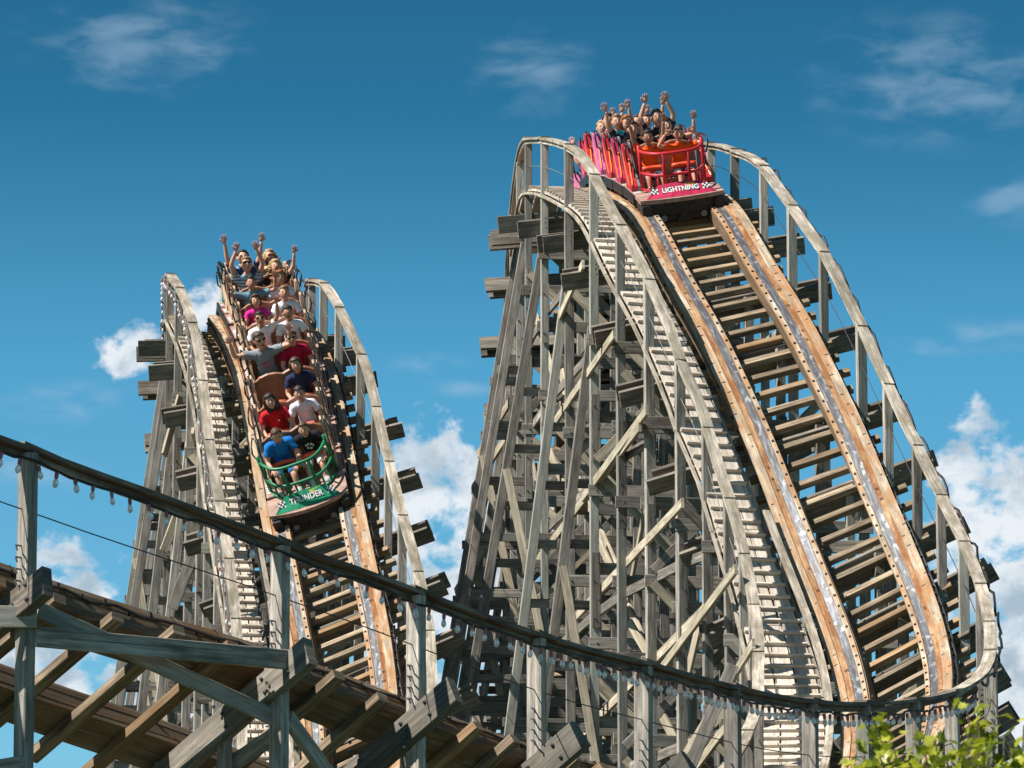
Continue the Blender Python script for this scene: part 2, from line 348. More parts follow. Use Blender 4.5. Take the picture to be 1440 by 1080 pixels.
# ---------------------------------------------------------------- mesh helpers
WLOC = {}
def thing(name, label, cat, loc=(0, 0, 0), group=None):
    o = bpy.data.objects.new(name, None); COL.objects.link(o); o.location = loc; o.empty_display_size = .3
    o['label'] = label; o['category'] = cat
    if group: o['group'] = group
    WLOC[o.name] = np.array(loc, float); return o
class MB:
    def __init__(self): self.v = []; self.f = []; self.uv = []; self.mi = []
    def face(self, idx, uv, mi=0): self.f.append(idx); self.uv.extend(uv); self.mi.append(mi)
    def board(self, a, b, w, h, up=ZUP, c=.006, mi=0, twist=0.):
        a = np.asarray(a, float); b = np.asarray(b, float); L = np.linalg.norm(b - a); d = (b - a) / L
        s = np.cross(d, up); n = np.linalg.norm(s)
        s = s / n if n > 1e-6 else np.array([1., 0, 0]); u = np.cross(s, d)
        if twist: s, u = s * math.cos(twist) + u * math.sin(twist), u * math.cos(twist) - s * math.sin(twist)
        W, H = w / 2, h / 2; c = min(c, W * .4, H * .4)
        prof = [(-W + c, -H), (W - c, -H), (W, -H + c), (W, H - c), (W - c, H), (-W + c, H), (-W, H - c), (-W, -H + c)]
        self.prism([a, b], [s, s], [u, u], prof, mi); return self
    def prism(self, pts, S, U, prof, mi=0, caps=True):
        n = len(prof); base = len(self.v); per = [0.]
        for i in range(n): per.append(per[-1] + math.dist(prof[i], prof[(i + 1) % n]))
        ln = 0.; lens = []
        o0 = rnd.random() * 5
        for i, p in enumerate(pts):
            if i: ln += float(np.linalg.norm(np.asarray(p) - np.asarray(pts[i-1])))
            lens.append(ln + o0)
            for x, z in prof: self.v.append(tuple(p + S[i] * x + U[i] * z))
        for i in range(len(pts) - 1):
            for j in range(n):
                k = (j + 1) % n; q = base + i * n
                self.face((q + j, q + k, q + n + k, q + n + j), ((lens[i], per[j]), (lens[i], per[j+1]), (lens[i+1], per[j+1]), (lens[i+1], per[j])), mi)
        if caps:
            self.face(tuple(base + j for j in range(n))[::-1], [(0.1 + prof[j][0] * .15, prof[j][1]) for j in range(n)][::-1], mi)
            q = base + (len(pts) - 1) * n
            self.face(tuple(q + j for j in range(n)), [(0.1 + prof[j][0] * .15, prof[j][1]) for j in range(n)], mi)
        return self
    def tube(self, pts, r, n=6, mi=0, caps=True):
        pts = [np.asarray(p, float) for p in pts]; rs = r if isinstance(r, (list, tuple)) else [r] * len(pts)
        base = len(self.v); prev = None
        for i, p in enumerate(pts):
            d = unit(pts[min(i + 1, len(pts) - 1)] - pts[max(i - 1, 0)])
            ref = prev if prev is not None else (ZUP if abs(d[2]) < .9 else np.array([1., 0, 0]))
            s = ref - d * (ref @ d); s = unit(s) if np.linalg.norm(s) > 1e-6 else unit(np.cross(d, [0, 1, 0.1])); prev = s; u = np.cross(d, s)
            for j in range(n):
                a = 2 * math.pi * j / n; self.v.append(tuple(p + (s * math.cos(a) + u * math.sin(a)) * rs[i]))
        for i in range(len(pts) - 1):
            for j in range(n):
                k = (j + 1) % n; q = base + i * n
                self.face((q + j, q + k, q + n + k, q + n + j), ((i, j / n), (i, (j+1) / n), (i+1, (j+1) / n), (i+1, j / n)), mi)
        if caps:
            self.face(tuple(base + j for j in range(n))[::-1], [(0, 0)] * n, mi)
            q = base + (len(pts) - 1) * n; self.face(tuple(q + j for j in range(n)), [(0, 0)] * n, mi)
        return self
    def ball(self, c, rx, ry=None, rz=None, nu=10, nv=7, mi=0, X=None):
        ry = ry or rx; rz = rz or rx; c = np.asarray(c, float); base = len(self.v)
        R = X if X is not None else np.eye(3)
        ring = []
        self.v.append(tuple(c + R @ np.array([0, 0, rz])))
        for i in range(1, nv):
            t = math.pi * i / nv
            for j in range(nu):
                a = 2 * math.pi * j / nu; self.v.append(tuple(c + R @ np.array([rx * math.sin(t) * math.cos(a), ry * math.sin(t) * math.sin(a), rz * math.cos(t)])))
        self.v.append(tuple(c - R @ np.array([0, 0, rz]))); last = len(self.v) - 1
        for j in range(nu):
            k = (j + 1) % nu; self.face((base, base + 1 + j, base + 1 + k), [(0, 0)] * 3, mi)
            q = base + 1 + (nv - 2) * nu; self.face((last, q + k, q + j), [(0, 0)] * 3, mi)
        for i in range(nv - 2):
            for j in range(nu):
                k = (j + 1) % nu; q = base + 1 + i * nu
                self.face((q + j, q + nu + j, q + nu + k, q + k), [(0, 0)] * 4, mi)
        return self
    def poly(self, pts, thick, n, mi=0):
        """flat outline extruded by thick along n"""
        pts = [np.asarray(p, float) for p in pts]; n = np.asarray(n, float); base = len(self.v); k = len(pts)
        for p in pts: self.v.append(tuple(p))
        for p in pts: self.v.append(tuple(p + n * thick))
        self.face(tuple(range(base, base + k))[::-1], [(0, 0)] * k, mi); self.face(tuple(range(base + k, base + 2 * k)), [(0, 0)] * k, mi)
        for i in range(k):
            j = (i + 1) % k; self.face((base + i, base + j, base + k + j, base + k + i), [(0, 0)] * 4, mi)
        return self
    def mesh(self, name, mats, smooth=False, origin=None):
        v = np.array(self.v, np.float64)
        if origin is not None: v = v - origin
        me = bpy.data.meshes.new(name); me.from_pydata(v.tolist(), [], self.f)
        ul = me.uv_layers.new(name='UVMap'); ul.data.foreach_set('uv', np.array(self.uv, np.float32).ravel())
        for m in (mats if isinstance(mats, (list, tuple)) else [mats]): me.materials.append(m)
        if any(self.mi): me.polygons.foreach_set('material_index', self.mi)
        if smooth: me.polygons.foreach_set('use_smooth', [True] * len(self.f))
        me.update(); return me
def obj(name, mb, mats, parent=None, smooth=False, kind=None, label=None, cat=None, group=None):
    """world-space geometry -> one mesh object whose origin is at its own middle"""
    c = np.array(mb.v).mean(0); me = mb.mesh(name, mats, smooth, c)
    o = bpy.data.objects.new(name, me); COL.objects.link(o); WLOC[o.name] = c
    o.location = c - (WLOC[parent.name] if parent else 0)
    if parent: o.parent = parent
    if kind: o['kind'] = kind
    if label: o['label'] = label
    if cat: o['category'] = cat
    if group: o['group'] = group
    return o
# ---------------------------------------------------------------- ground
g = MB(); n = 24; R = 2500.
for i in range(n + 1):
    for j in range(n + 1): g.v.append((-R + 2 * R * i / n, -R + 2 * R * j / n, 0.))
for i in range(n):
    for j in range(n): q = i * (n + 1) + j; g.face((q, q + n + 1, q + n + 2, q + 1), [(0, 0)] * 4)
obj('ground', g, M['ground'], kind='structure')
# ---------------------------------------------------------------- wooden coasters
def jit(a): return rnd.uniform(-a, a)
def dia(T, s, side, w):       # walkway edge (side -1) or outer post line (side +1)
    C, t, S, U, N = T.frame(s)
    return C - S * .9 - N * (w - .9) if side < 0 else C + S * .9 + N * (w - .9)
def sections(T, s0, s1, step): return [s0 + (s1 - s0) * i / max(1, round((s1 - s0) / step)) for i in range(max(1, round((s1 - s0) / step)) + 1)]
def coaster(T, cfg, root):
    WL, WR, HL, HR = cfg['WL'], cfg['WR'], cfg['HL'], cfg['HR']; ST = cfg['stations']; bolts = MB(); tb = MB()
    smax = T.len - .05; G = T.G
    # --- rails: laminated stack, cap planks, steel strip
    ss = sections(T, 0, smax, .35); fr = [T.frame(s) for s in ss]
    for sg in (1, -1):
        def ln(x, z): return [f[0] + f[2] * sg * x + f[3] * z for f in fr]
        S = [f[2] * sg for f in fr]; U = [f[3] for f in fr]
        side = MB()
        for k in range(4):
            o = .004 * (k % 2); z0 = -.29 + k * .062
            side.prism(ln(.665, z0), S, U, [(-.225 - o, 0), (.235 + o, 0), (.235 + o, .058), (-.225 - o, .058)][::(1 if sg > 0 else -1)])
        rail = obj('rail', side, M['trackside'], root)
        m = MB(); m.prism(ln(.822, -.04), S, U, [(-.068, 0), (.078, 0), (.078, .05), (-.068, .05)][::sg]); obj('cap_plank', m, M['track'], rail)
        m = MB(); m.prism(ln(.704, -.04), S, U, [(-.047, 0), (.047, 0), (.047, .03), (-.047, .03)][::sg]); obj('guide_plank', m, M['track2'], rail)
        m = MB(); m.prism(ln(.49, -.04), S, U, [(-.04, 0), (.035, 0), (.035, .028), (-.04, .028)][::sg]); obj('inner_plank', m, M['track'], rail)
        m = MB(); m.prism(ln(.593, -.04), S, U, [(-.062, 0), (.062, 0), (.062, .016), (-.062, .016)][::sg]); obj('steel_strip', m, M['steel'], rail)
        s = .2
        bm = MB()
        while s < smax:
            C, t, S_, U_, N = T.frame(s)
            p = C + S_ * sg * .485 + U_ * -.012; bm.board(p, p + U_ * .016, .035, .035, t, 0)
            if rnd.random() < .8:       # nail marks and toggles on the cap
                w = rnd.uniform(.02, .07); x = rnd.choice((.80, .86, .70)) + jit(.02); p = C + S_ * sg * x + U_ * .011
                bm.board(p - S_ * w / 2, p + S_ * w / 2, .018, .008, U_, 0)
            if sg > 0 or rnd.random() < .5:
                p = C + S_ * sg * (.905) + U_ * (-.07 + jit(.04)); bm.board(p, p + S_ * sg * .02, .03, .05, U_, 0)
            s += .27
        obj('rail_bolts', bm, M['bolt'], rail, kind='stuff')
        if sg > 0:
            m = MB(); m.tube([T.frame(s)[0] + T.frame(s)[2] * .93 + T.frame(s)[3] * (-.1 + .03 * math.sin(s * 9)) for s in sections(T, 8, smax, .3)], .016, 5)
            obj('string_light_cable', m, M['cable'], root)  # thin dark cable of the light string along the outer rail edge
    # --- cross ties
    s = .3; k = 0
    while s < smax - .2:
        C, t, S, U, N = T.frame(s); e = 1.02 if not cfg['tielong'](s) else 1.2
        a = C - S * (e + jit(.05)) - U * .345; b = C + S * (1.12 + jit(.06)) - U * .345
        m = MB(); m.board(a, b, .115 if s < 52 else .14, .10, U); obj('cross_tie', m, M['tie'], root); s += cfg['tie'] if s < 50 else .66
    # --- bents
    for bi, s in enumerate(ST):
        C, t, S, U, N = T.frame(s); wl = tab(WL, s); wr = tab(WR, s); h = unit(np.array([t[0], t[1], 0]))
        near = s > cfg['far']
        exl = min(wl + .55, 2.55)
        for q in (-1, 1):
            big = cfg['near'](s); off = t * (.10 * q)
            if big and q > 0: continue
            if big: off = t * 0
            a = C - S * (exl + jit(.08)) - U * .53 + off; b = C + S * (wr + ((.30 if s > 53 else .12) if big else .12 if s > 41 and cfg['near'](60) else .62) + jit(.05)) - U * (.58 if big else .53) + off
            m = MB(); m.board(a, b, .11 if big else .065, .31 if big else .30, U); obj('ledger', m, M['ledger'], root)
        if big:
            for e_ in (.25, .85, 1.2):
                for q in (-.09, .07): bolts.ball(C + S * (wr - 1.2 + e_) - U * (.58 + q) + t * .062, .022, nu=6, nv=4)
        # posts
        tops = []
        Bl = dia(T, s, -1, wl); Br = dia(T, s, 1, wr)
        hl = tab(HL, s); hr = tab(HR, s)
        pz = lambda x: (C + S * x - U * .40)
        left_on = s < cfg['left_end']
        posts = []
        if left_on: posts.append((Bl, Bl[2] + hl, 'hand'))
        else: posts.append((Bl, pz(-1.5)[2], 'in'))
        posts.append((pz(-.62), pz(-.62)[2], 'in')); 
        if near or bi % 2 == 0: posts.append((pz(.35), pz(.35)[2], 'in'))
        if cfg['right_on'](s): posts.append((Br, Br[2] + hr, 'hand'))
        else: posts.append((pz(1.05), pz(1.05)[2], 'in'))
        for pi, (p, zt, kd) in enumerate(posts):
            big = cfg['near'](s) and pi == len(posts) - 1
            w, d = (.175, .115) if big else (.14 + jit(.015), .095)
            top = np.array([p[0], p[1], zt]); bot = np.array([p[0] + jit(.05), p[1] + jit(.05), -.3])
            m = MB(); m.board(bot, top, d if not big else d, w, N if not big else N, .008)
            obj('support_post', m, M['post'], root)
            if big:      # bent spikes the cable hangs from
                for q in range(4):
                    c = np.array([p[0], p[1], pz(wr)[2] + .32 - q * .11]); a_ = c - h * .09 * -1 - N * .0
                    bm_ = MB(); bm_.tube([c + h * .05, c + h * .12, c + h * .15 + N * .05 - ZUP * .02, c + h * .14 + N * .06 - ZUP * .06], .009, 5); obj('cable_hook', bm_, M['boltg'], root)
            zl = pz(-wl if pi == 0 else .8)[2] - .15
            for q in (-.07, .02, .1):
                c = np.array([p[0], p[1], zl + q]) - h * 0 ; c = c + h * .155 + N * jit(.01)
                bolts.ball(c, .02, nu=5, nv=3)
            # doubled splice plates further down with bolts
            z = zl - 1.2 - rnd.random() * 1.5
            while z > 6 and near and rnd.random() < .75:
                m2 = rnd.random() < .55
                L = rnd.uniform(1.0, 1.9)
                if m2:
                    c = np.array([p[0], p[1], z]) + h * .075
                    m = MB(); m.board(c - ZUP * L / 2, c + ZUP * L / 2, .04, w * .96, N, .004); obj('splice_plate', m, M['girt'], root)
                nb = int(L / .28)
                for q in range(nb):
                    c = np.array([p[0], p[1], z - L / 2 + (q + .5) * L / nb]) + h * (.10 if m2 else .058) + N * (.035 if q % 2 else -.035)
                    bolts.ball(c, .016, nu=5, nv=3)
                z -= L + rnd.uniform(.6, 1.6)
        # girts across the bent
        z = pz(0)[2] - .9 - (bi % 3) * .35
        L0 = posts[0][0]; R0 = posts[-1][0]
        fl = -1
        zz = []
        while z > 1.0:
            if z > cfg['zmin'] or len(zz) % 2 == 0:
                fl = -fl
                a = np.array([L0[0], L0[1], z]) - N * .12 + h * .085 * fl; b = np.array([R0[0], R0[1], z + jit(.05)]) + N * .12 + h * .085 * fl
                m = MB(); m.board(a, b, .05, .19, ZUP); obj('girt', m, M['girt'], root)
                bolts.ball(a + N * .13 + h * .03 * fl, .02, nu=5, nv=3)
            zz.append(z); z -= cfg['girt']
        # cross braces in the bent
        zt = pz(0)[2] - .7 - (bi % 2) * .6
        k = bi % 2
        while zt > cfg['zmin'] - 2 and near or (zt > cfg['zmin'] and zt > 5):
            z2 = zt - 2.9
            a, b = ((L0, R0) if k % 2 else (R0, L0))
            a = np.array([a[0], a[1], zt]) + h * .13; b = np.array([b[0], b[1], z2]) + h * .13
            m = MB(); m.board(a, b, .045, .145, ZUP); obj('cross_brace', m, M['girt'] if rnd.random() < .6 else M['brace'], root)
            if rnd.random() < .55:
                a2 = np.array([a[0], a[1], z2]) - h * .26; b2 = np.array([b[0], b[1], zt]) - h * .26
                m = MB(); m.board(a2, b2, .045, .145, ZUP); obj('cross_brace', m, M['girt'], root)
            k += 1; zt -= 3.1
        # leaning outer leg with its rungs
        if cfg['batter'](s):
            lean, drop = cfg['lean'](s)
            top = np.array([L0[0], L0[1], pz(-wl)[2] - .1 - drop]) - h * .13
            hh = top[2]; bot = np.array([top[0], top[1], -.3]) - N * lean * hh
            m = MB(); m.board(bot, top, .10, .155, N, .008); obj('raking_leg', m, M['post'], root)
            z = top[2] - 1.6
            while z > 2:
                x = lean * (top[2] - z)
                if x > .3:
                    a = np.array([L0[0], L0[1], z]) - h * .22 + N * .1; b = a - N * (x + .2)
                    m = MB(); m.board(a, b, .05, .15, ZUP); obj('girt', m, M['girt'], root)
                z -= cfg['rung']
            if bi % 2 == 0 and hh > 10:
                z1 = hh - 4; a = top - N * lean * (hh - z1) ; a = np.array([a[0], a[1], z1]) + h * .1
                b = np.array([L0[0], L0[1], z1 - 3.3]) + h * .1
                m = MB(); m.board(a, b, .045, .14, ZUP); obj('cross_brace', m, M['brace'], root)
    obj('joint_bolts', bolts, M['boltg'], root, kind='stuff')
    # --- horizontal runners along both faces, between neighbouring bents
    for lev, zr in enumerate(cfg['runz']):
        for i in range(len(ST) - 1):
            for sd in (-1, 1):
                w = WL if sd < 0 else WR
                a = dia(T, ST[i], sd, tab(w, ST[i])); b = dia(T, ST[i+1], sd, tab(w, ST[i+1]))
                if min(a[2], b[2]) - .8 < zr or ST[i] > cfg['run_end']: continue
                if (i + lev) % 2 and sd > 0: continue
                N = T.frame(ST[i])[4]
                a = np.array([a[0], a[1], zr]) - sd * 0 + N * sd * -.09; b = np.array([b[0], b[1], zr]) + N * sd * -.09
                m = MB(); m.board(a, b, .045, .16, ZUP); obj('girt', m, M['girt'], root)
    # --- hand rails
    def rails(W, H, sd, s0, s1):
        st = [s for s in ST if s0 <= s <= s1]
        if st[0] - s0 > .5: st = [s0] + st
        if s1 - st[-1] > .5: st = st + [s1]
        for i in range(len(st) - 1):
            a, b = st[i] - .04, st[i+1] + .10; pts = []; Ss = []; Us = []
            for s in sections(T, max(a, 0), min(b, smax), .45):
                C, t, S, U, N = T.frame(s); p = dia(T, s, sd, tab(W, s)); p = p + ZUP * (tab(H, s) + .03 + .028 * (1 if abs(s - min(b, smax)) < 1e-6 else 0)); pts.append(p)
            for j in range(len(pts)):
                d = unit(pts[min(j+1, len(pts)-1)] - pts[max(j-1, 0)]); s_ = unit(np.cross(d, ZUP)); Ss.append(s_); Us.append(np.cross(s_, d))
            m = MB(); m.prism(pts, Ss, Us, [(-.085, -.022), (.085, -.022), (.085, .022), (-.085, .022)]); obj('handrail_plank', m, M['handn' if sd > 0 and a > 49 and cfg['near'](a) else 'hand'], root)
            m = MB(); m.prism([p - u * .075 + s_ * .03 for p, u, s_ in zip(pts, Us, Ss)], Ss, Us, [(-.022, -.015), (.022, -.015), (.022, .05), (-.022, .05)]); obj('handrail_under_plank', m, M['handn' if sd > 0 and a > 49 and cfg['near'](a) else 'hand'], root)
    rails(WL, HL, -1, cfg['l0'], cfg['left_end']); rails(WR, HR, 1, cfg['r0'], smax)
    # sagging guard wires between the posts
    for sd, W, H, s0, s1 in ((-1, WL, HL, cfg['l0'], cfg['left_end']), (1, WR, HR, cfg['r0'], smax)):
        m = MB(); pts = []
        for s in sections(T, s0, s1, .5):
            p = dia(T, s, sd, tab(W, s)); pts.append(p + ZUP * (tab(H, s) * .45))
        m.tube(pts, .0065, 5); obj('guard_wire', m, M['wire'] if not cfg['near'](s1 - 1) or sd < 0 else M['cable'], root)
    # --- walkway on the camera-left side
    wi = cfg['walk_in']
    s = cfg['w0']
    st = sections(T, cfg['w0'], cfg['w1'], 2.4)
    for i in range(len(st) - 1):
        pos = sections(T, st[i] + .01, st[i+1] - .01, .6)
        for k in range(3):
            pts, Ss, Us = [], [], []
            for s in pos:
                C, t, S, U, N = T.frame(s); wl = tab(WL, s) + .02; e = C - S * .9; z = e[2]
                x = wi + (wl - wi) * (k + .5) / 3; pts.append(e - N * (x - .9) - ZUP * .05)
                Ss.append(N); Us.append(unit(np.cross(N, t) if np.cross(N, t)[2] > 0 else -np.cross(N, t)))
            hw = (tab(WL, pos[0]) - wi) / 6 - .006
            m = MB(); m.prism(pts, Ss, Us, [(-hw, -.02), (hw, -.02), (hw, .02), (-hw, .02)]); obj('walkway_plank', m, M['walk'], root)
        for q, (xx, hh, mm) in enumerate((('o', .045, 'hand'), ('i', .14, 'girt'))):
            pts, Ss, Us = [], [], []
            for s in pos:
                C, t, S, U, N = T.frame(s); e = C - S * .9; x = tab(WL, s) + .07 if xx == 'o' else wi - .03
                pts.append(e - N * (x - .9) - ZUP * .11); Ss.append(N); Us.append(unit(np.cross(N, t) if np.cross(N, t)[2] > 0 else -np.cross(N, t)))
            m = MB(); m.prism(pts, Ss, Us, [(-.022, -hh/2), (.022, -hh/2), (.022, hh/2), (-.022, hh/2)]); obj('walkway_stringer', m, M[mm], root)
    s = cfg['w0']; n = 0
    while s < cfg['w1']:
        C, t, S, U, N = T.frame(s); e = C - S * .9; wl = tab(WL, s) + .02; Ut = np.cross(N, t); Ut = Ut if Ut[2] > 0 else -Ut
        a = e - N * (wi - .9) + Ut * .0; b = e - N * (wl - .9)
        m = MB(); m.board(a - ZUP * .05 + Ut * .045, b - ZUP * .05 + Ut * .045, .045, .055, Ut, .004); obj('walkway_cleat', m, M['walk'], root)
        s += cfg['cleat']; n += 1
    # guard plank between walkway and track low down
    pts, Ss, Us = [], [], []
    for s in sections(T, cfg['g0'], cfg['w1'], .4):
        C, t, S, U, N = T.frame(s); e = C - S * .9; pts.append(e - N * .17 + ZUP * .22); s_ = unit(np.cross(t, ZUP)); s_ = s_ if s_ @ N > 0 else -s_
        Ss.append(s_); Us.append(unit(np.cross(s_, t) if np.cross(s_, t)[2] > 0 else -np.cross(s_, t)))
    for i in range(0, len(pts) - 6, 6):
        m = MB(); m.prism(pts[i:i+7], Ss[i:i+7], Us[i:i+7], [(-.055, -.03), (.055, -.03), (.055, .03), (-.055, .03)]); obj('guard_plank', m, M['hand'], root)
        q = pts[i]; m = MB(); m.board(q - ZUP * .4, q - ZUP * .03, .06, .06, Ss[i]); obj('guard_post', m, M['girt'], root)

def s_at_x(T, sd, W, x, s0, s1):
    best = min(((abs(proj(dia(T, s, sd, tab(W, s)))[0] - x), s) for s in np.arange(s0, s1, .05)))
    return float(best[1])
def brace(root, p, q, w=.045, h=.15, mat='brace', name='long_brace', up=None):
    m = MB(); m.board(p, q, w, h, ZUP if up is None else up); obj(name, m, M[mat], root)
# ---------------------------------------------------------------- the right-hand coaster
base = LTR.at(20); rootL = thing('wooden_coaster', 'tall wooden coaster hill on the right, its track sweeping into the lower left foreground', 'roller coaster', (base[0], base[1], 0))
stL = [1.0, 3.2, 5.4, 7.6, 9.8, 12.0, 13.8, 15.6, 17.4, 19.2, 21.0, 22.8, 24.9, 27.3, 29.8, 31.9, 33.7, 35.9, 37.5, 39.2, 40.6, 42.0, 43.6]
xs = [1362, 1372]
for x, a, b in ((1340, 48.0, 53), (1285, 50, 55), (1215, 51, 57), (1140, 53, 59), (1030, 55, 61), (905, 58, 63.5), (755, 60, 66), (585, 62, 68), (395, 64, 70), (40, 68, 72.5)):
    stL.append(s_at_x(LTR, 1, L_WR, x, a, b))
stL.insert(23, 45.5); stL.insert(24, 47.3); stL = sorted(stL)
cfgL = dict(WL=L_WL, WR=L_WR, HL=L_HL, HR=L_HR, stations=stL, tie=.455, tielong=lambda s: s > 56, far=17, left_end=53, l0=3.0, r0=22.5,
    right_on=lambda s: s > 22, near=lambda s: s > 46.5, zmin=11.0, girt=1.25, batter=lambda s: 6 < s < 31,
    lean=lambda s: (.165 if s < 26 else .13, 0. if s < 22 else (s - 22) * .12), rung=1.0, runz=(9.3, 12.2, 15.0, 17.2, 19.4, 21.0), run_end=42,
    walk_in=1.14, w0=19.5, w1=57.0, cleat=.30, g0=38.2)
coaster(LTR, cfgL, rootL)
def LF(T, W, px, py, s0, s1, dd=0.):
    s = s_at_x(T, -1, W, px, s0, s1); return P(px, py, proj(dia(T, s, -1, tab(W, s)))[2] - dd)
# long pale diagonals over the left face
for (x1, y1, x2, y2) in ((910,577,820,700),(864,470,762,621),(960,707,806,872),(900,600,747,800),(992,855,807,1045),(820,372,787,446),(1035,800,905,975),(1060,905,955,1075),(1022,1022,925,1150),(720,560,672,640),(712,615,666,686),(686,763,641,832)):
    if x1 > 750: a = LF(LTR, L_WL, x1, y1, 23, 44, 1.1); b = LF(LTR, L_WL, x2, y2, 23, 44, 1.1)
    else: a = P(x1, y1, 92.3); b = P(x2, y2, 93.4)
    brace(rootL, a, b, .05, .155)
for (x1, y1, x2, y2) in ((800,647,878,822),(842,760,905,900),(752,440,800,600),(790,520,812,640),(885,875,935,960),(932,1008,975,1090),(763,612,800,700),(748,650,768,760),(910,700,880,860),(955,1000,990,850)):
    a = LF(LTR, L_WL, x1, y1, 23, 44, -.5); b = LF(LTR, L_WL, x2, y2, 23, 44, -1.2); brace(rootL, a, b, .05, .15)
# the steep knee brace in front of the lower curve
brace(rootL, P(1031, 935, 66.5), P(965, 1090, 66.2), .07, .17, 'post', 'knee_brace')
# foreground rails of the near bents
def DH(x): return proj(dia(LTR, s_at_x(LTR, 1, L_WR, x, 56, 73), 1, 1.3))[2]
d1, d2 = DH(395) - .12, DH(40) - .12
brace(rootL, P(-60, 866, d2 - .2), P(52, 868, d2 - .1), .05, .2, 'post', 'face_board')
brace(rootL, P(50, 895, d2 - .1), P(406, 928, d1 - .1), .05, .19, 'post', 'face_board')
brace(rootL, P(52, 857, d2 + .25), P(400, 1016, d1 + .05), .05, .16, 'post', 'face_board')
brace(rootL, P(300, 1092, d1 + .6), P(398, 1026, d1 + .1), .05, .16, 'post', 'face_board')
brace(rootL, P(405, 1010, d1 + .1), P(470, 1100, d1 + .8), .06, .18, 'post', 'face_board')
# ---------------------------------------------------------------- the left-hand coaster
base = TTR.at(20); rootT = thing('wooden_coaster', 'narrower grey wooden coaster hill on the left that carries the green-fronted train', 'roller coaster', (base[0], base[1], 0))
stT = [1.2, 3.4, 5.6, 7.8, 10.0, 12.2, 14.0, 15.8, 17.6, 19.4, 21.2, 23.2, 25.4, 27.4, 29.4, 31.2, 33.0, 34.8, 36.6, 38.4, 40.4, 42.4, 44.1]
cfgT = dict(WL=T_WL, WR=T_WR, HL=T_HL, HR=T_HR, stations=stT, tie=.43, tielong=lambda s: False, far=17, left_end=44.3, l0=17.5, r0=21.5,
    right_on=lambda s: s > 20, near=lambda s: False, zmin=13.5, girt=1.3, batter=lambda s: 8 < s < 28,
    lean=lambda s: (.135 if s < 24 else .10, 0. if s < 23 else .6), rung=1.05, runz=(12.5, 15.5, 18.0, 20.3), run_end=44,
    walk_in=1.24, w0=19.5, w1=44.2, cleat=.25, g0=32.4)
coaster(TTR, cfgT, rootT)
for (x1, y1, x2, y2) in ((253,558,231,640),(256,705,230,775),(285,610,300,690),(271,605,288,680),(275,790,243,858),(230,650,246,722),(236,780,262,850),(262,655,258,700)):
    brace(rootT, LF(TTR, T_WL, max(x1,242), y1, 22, 36, .25), P(x2, y2, 90.5), .05, .15)
brace(rootT, P(273, 778, 88.2), P(242, 856, 88.0), .06, .2, 'post', 'knee_brace')
# ---------------------------------------------------------------- light strings
def light_string(T, W, H, sd, s0, s1, step, label, group=None, r=.014, dx=.10, dz=-.10, bulb=True, wav=.018, mat='cable'):
    c = dia(T, s0, sd, tab(W, s0)); root = thing('light_string', label, 'light string', tuple(c + ZUP * tab(H, s0)), group)
    def pos(s):
        C, t, S, U, N = T.frame(s); return dia(T, s, sd, tab(W, s)) + ZUP * (tab(H, s) + dz) + N * sd * dx
    m = MB(); m.tube([pos(s) + ZUP * (wav * math.sin(s * 12.57 / .5 * .25) + jit(wav * .6)) + T.frame(s)[4] * jit(wav * .5) for s in sections(T, s0, s1, step / 2)], r, 5)
    obj('cable', m, M[mat], root)
    if not bulb: return root
    s = s0 + .05
    sm = MB(); sm.tube([(0, 0, .01), (0, 0, -.03), (0, 0, -.055)], [.021, .021, .017], 8); sme = sm.mesh('socket', M['socket'])
    gm = MB(); gm.tube([(0, 0, -.055), (0, 0, -.075), (0, 0, -.10), (0, 0, -.125), (0, 0, -.142), (0, 0, -.148)], [.013, .024, .031, .027, .014, .003], 9)
    gme = gm.mesh('bulb', M['glass'], True)
    while s < s1:
        p = pos(s) - ZUP * .02; o = bpy.data.objects.new('bulb', gme); o.parent = root; o.scale = (.9 + jit(.08),) * 3; o.location = p - WLOC[root.name]
        o.rotation_euler = (jit(.25), jit(.25), 0); COL.objects.link(o)
        q = bpy.data.objects.new('socket', sme); q.parent = o; COL.objects.link(q); s += step
    return root
light_string(LTR, L_WR, L_HR, 1, 50.2, 73.2, .21, 'string of clear bulbs under the long foreground handrail from the left edge to the curve')
light_string(LTR, L_WR, L_HR, 1, 27.2, 50.1, .4, 'dark tangled cable along the outer edge of the tall right handrail', r=.02, dx=.13, dz=.0, bulb=False, wav=.05)
light_string(TTR, T_WL, T_HL, -1, 19.2, 41.5, .35, 'faded light cable with small bulbs along the left handrail of the left hill', r=.016, dx=.12, dz=-.05, wav=.06, mat='cablew')
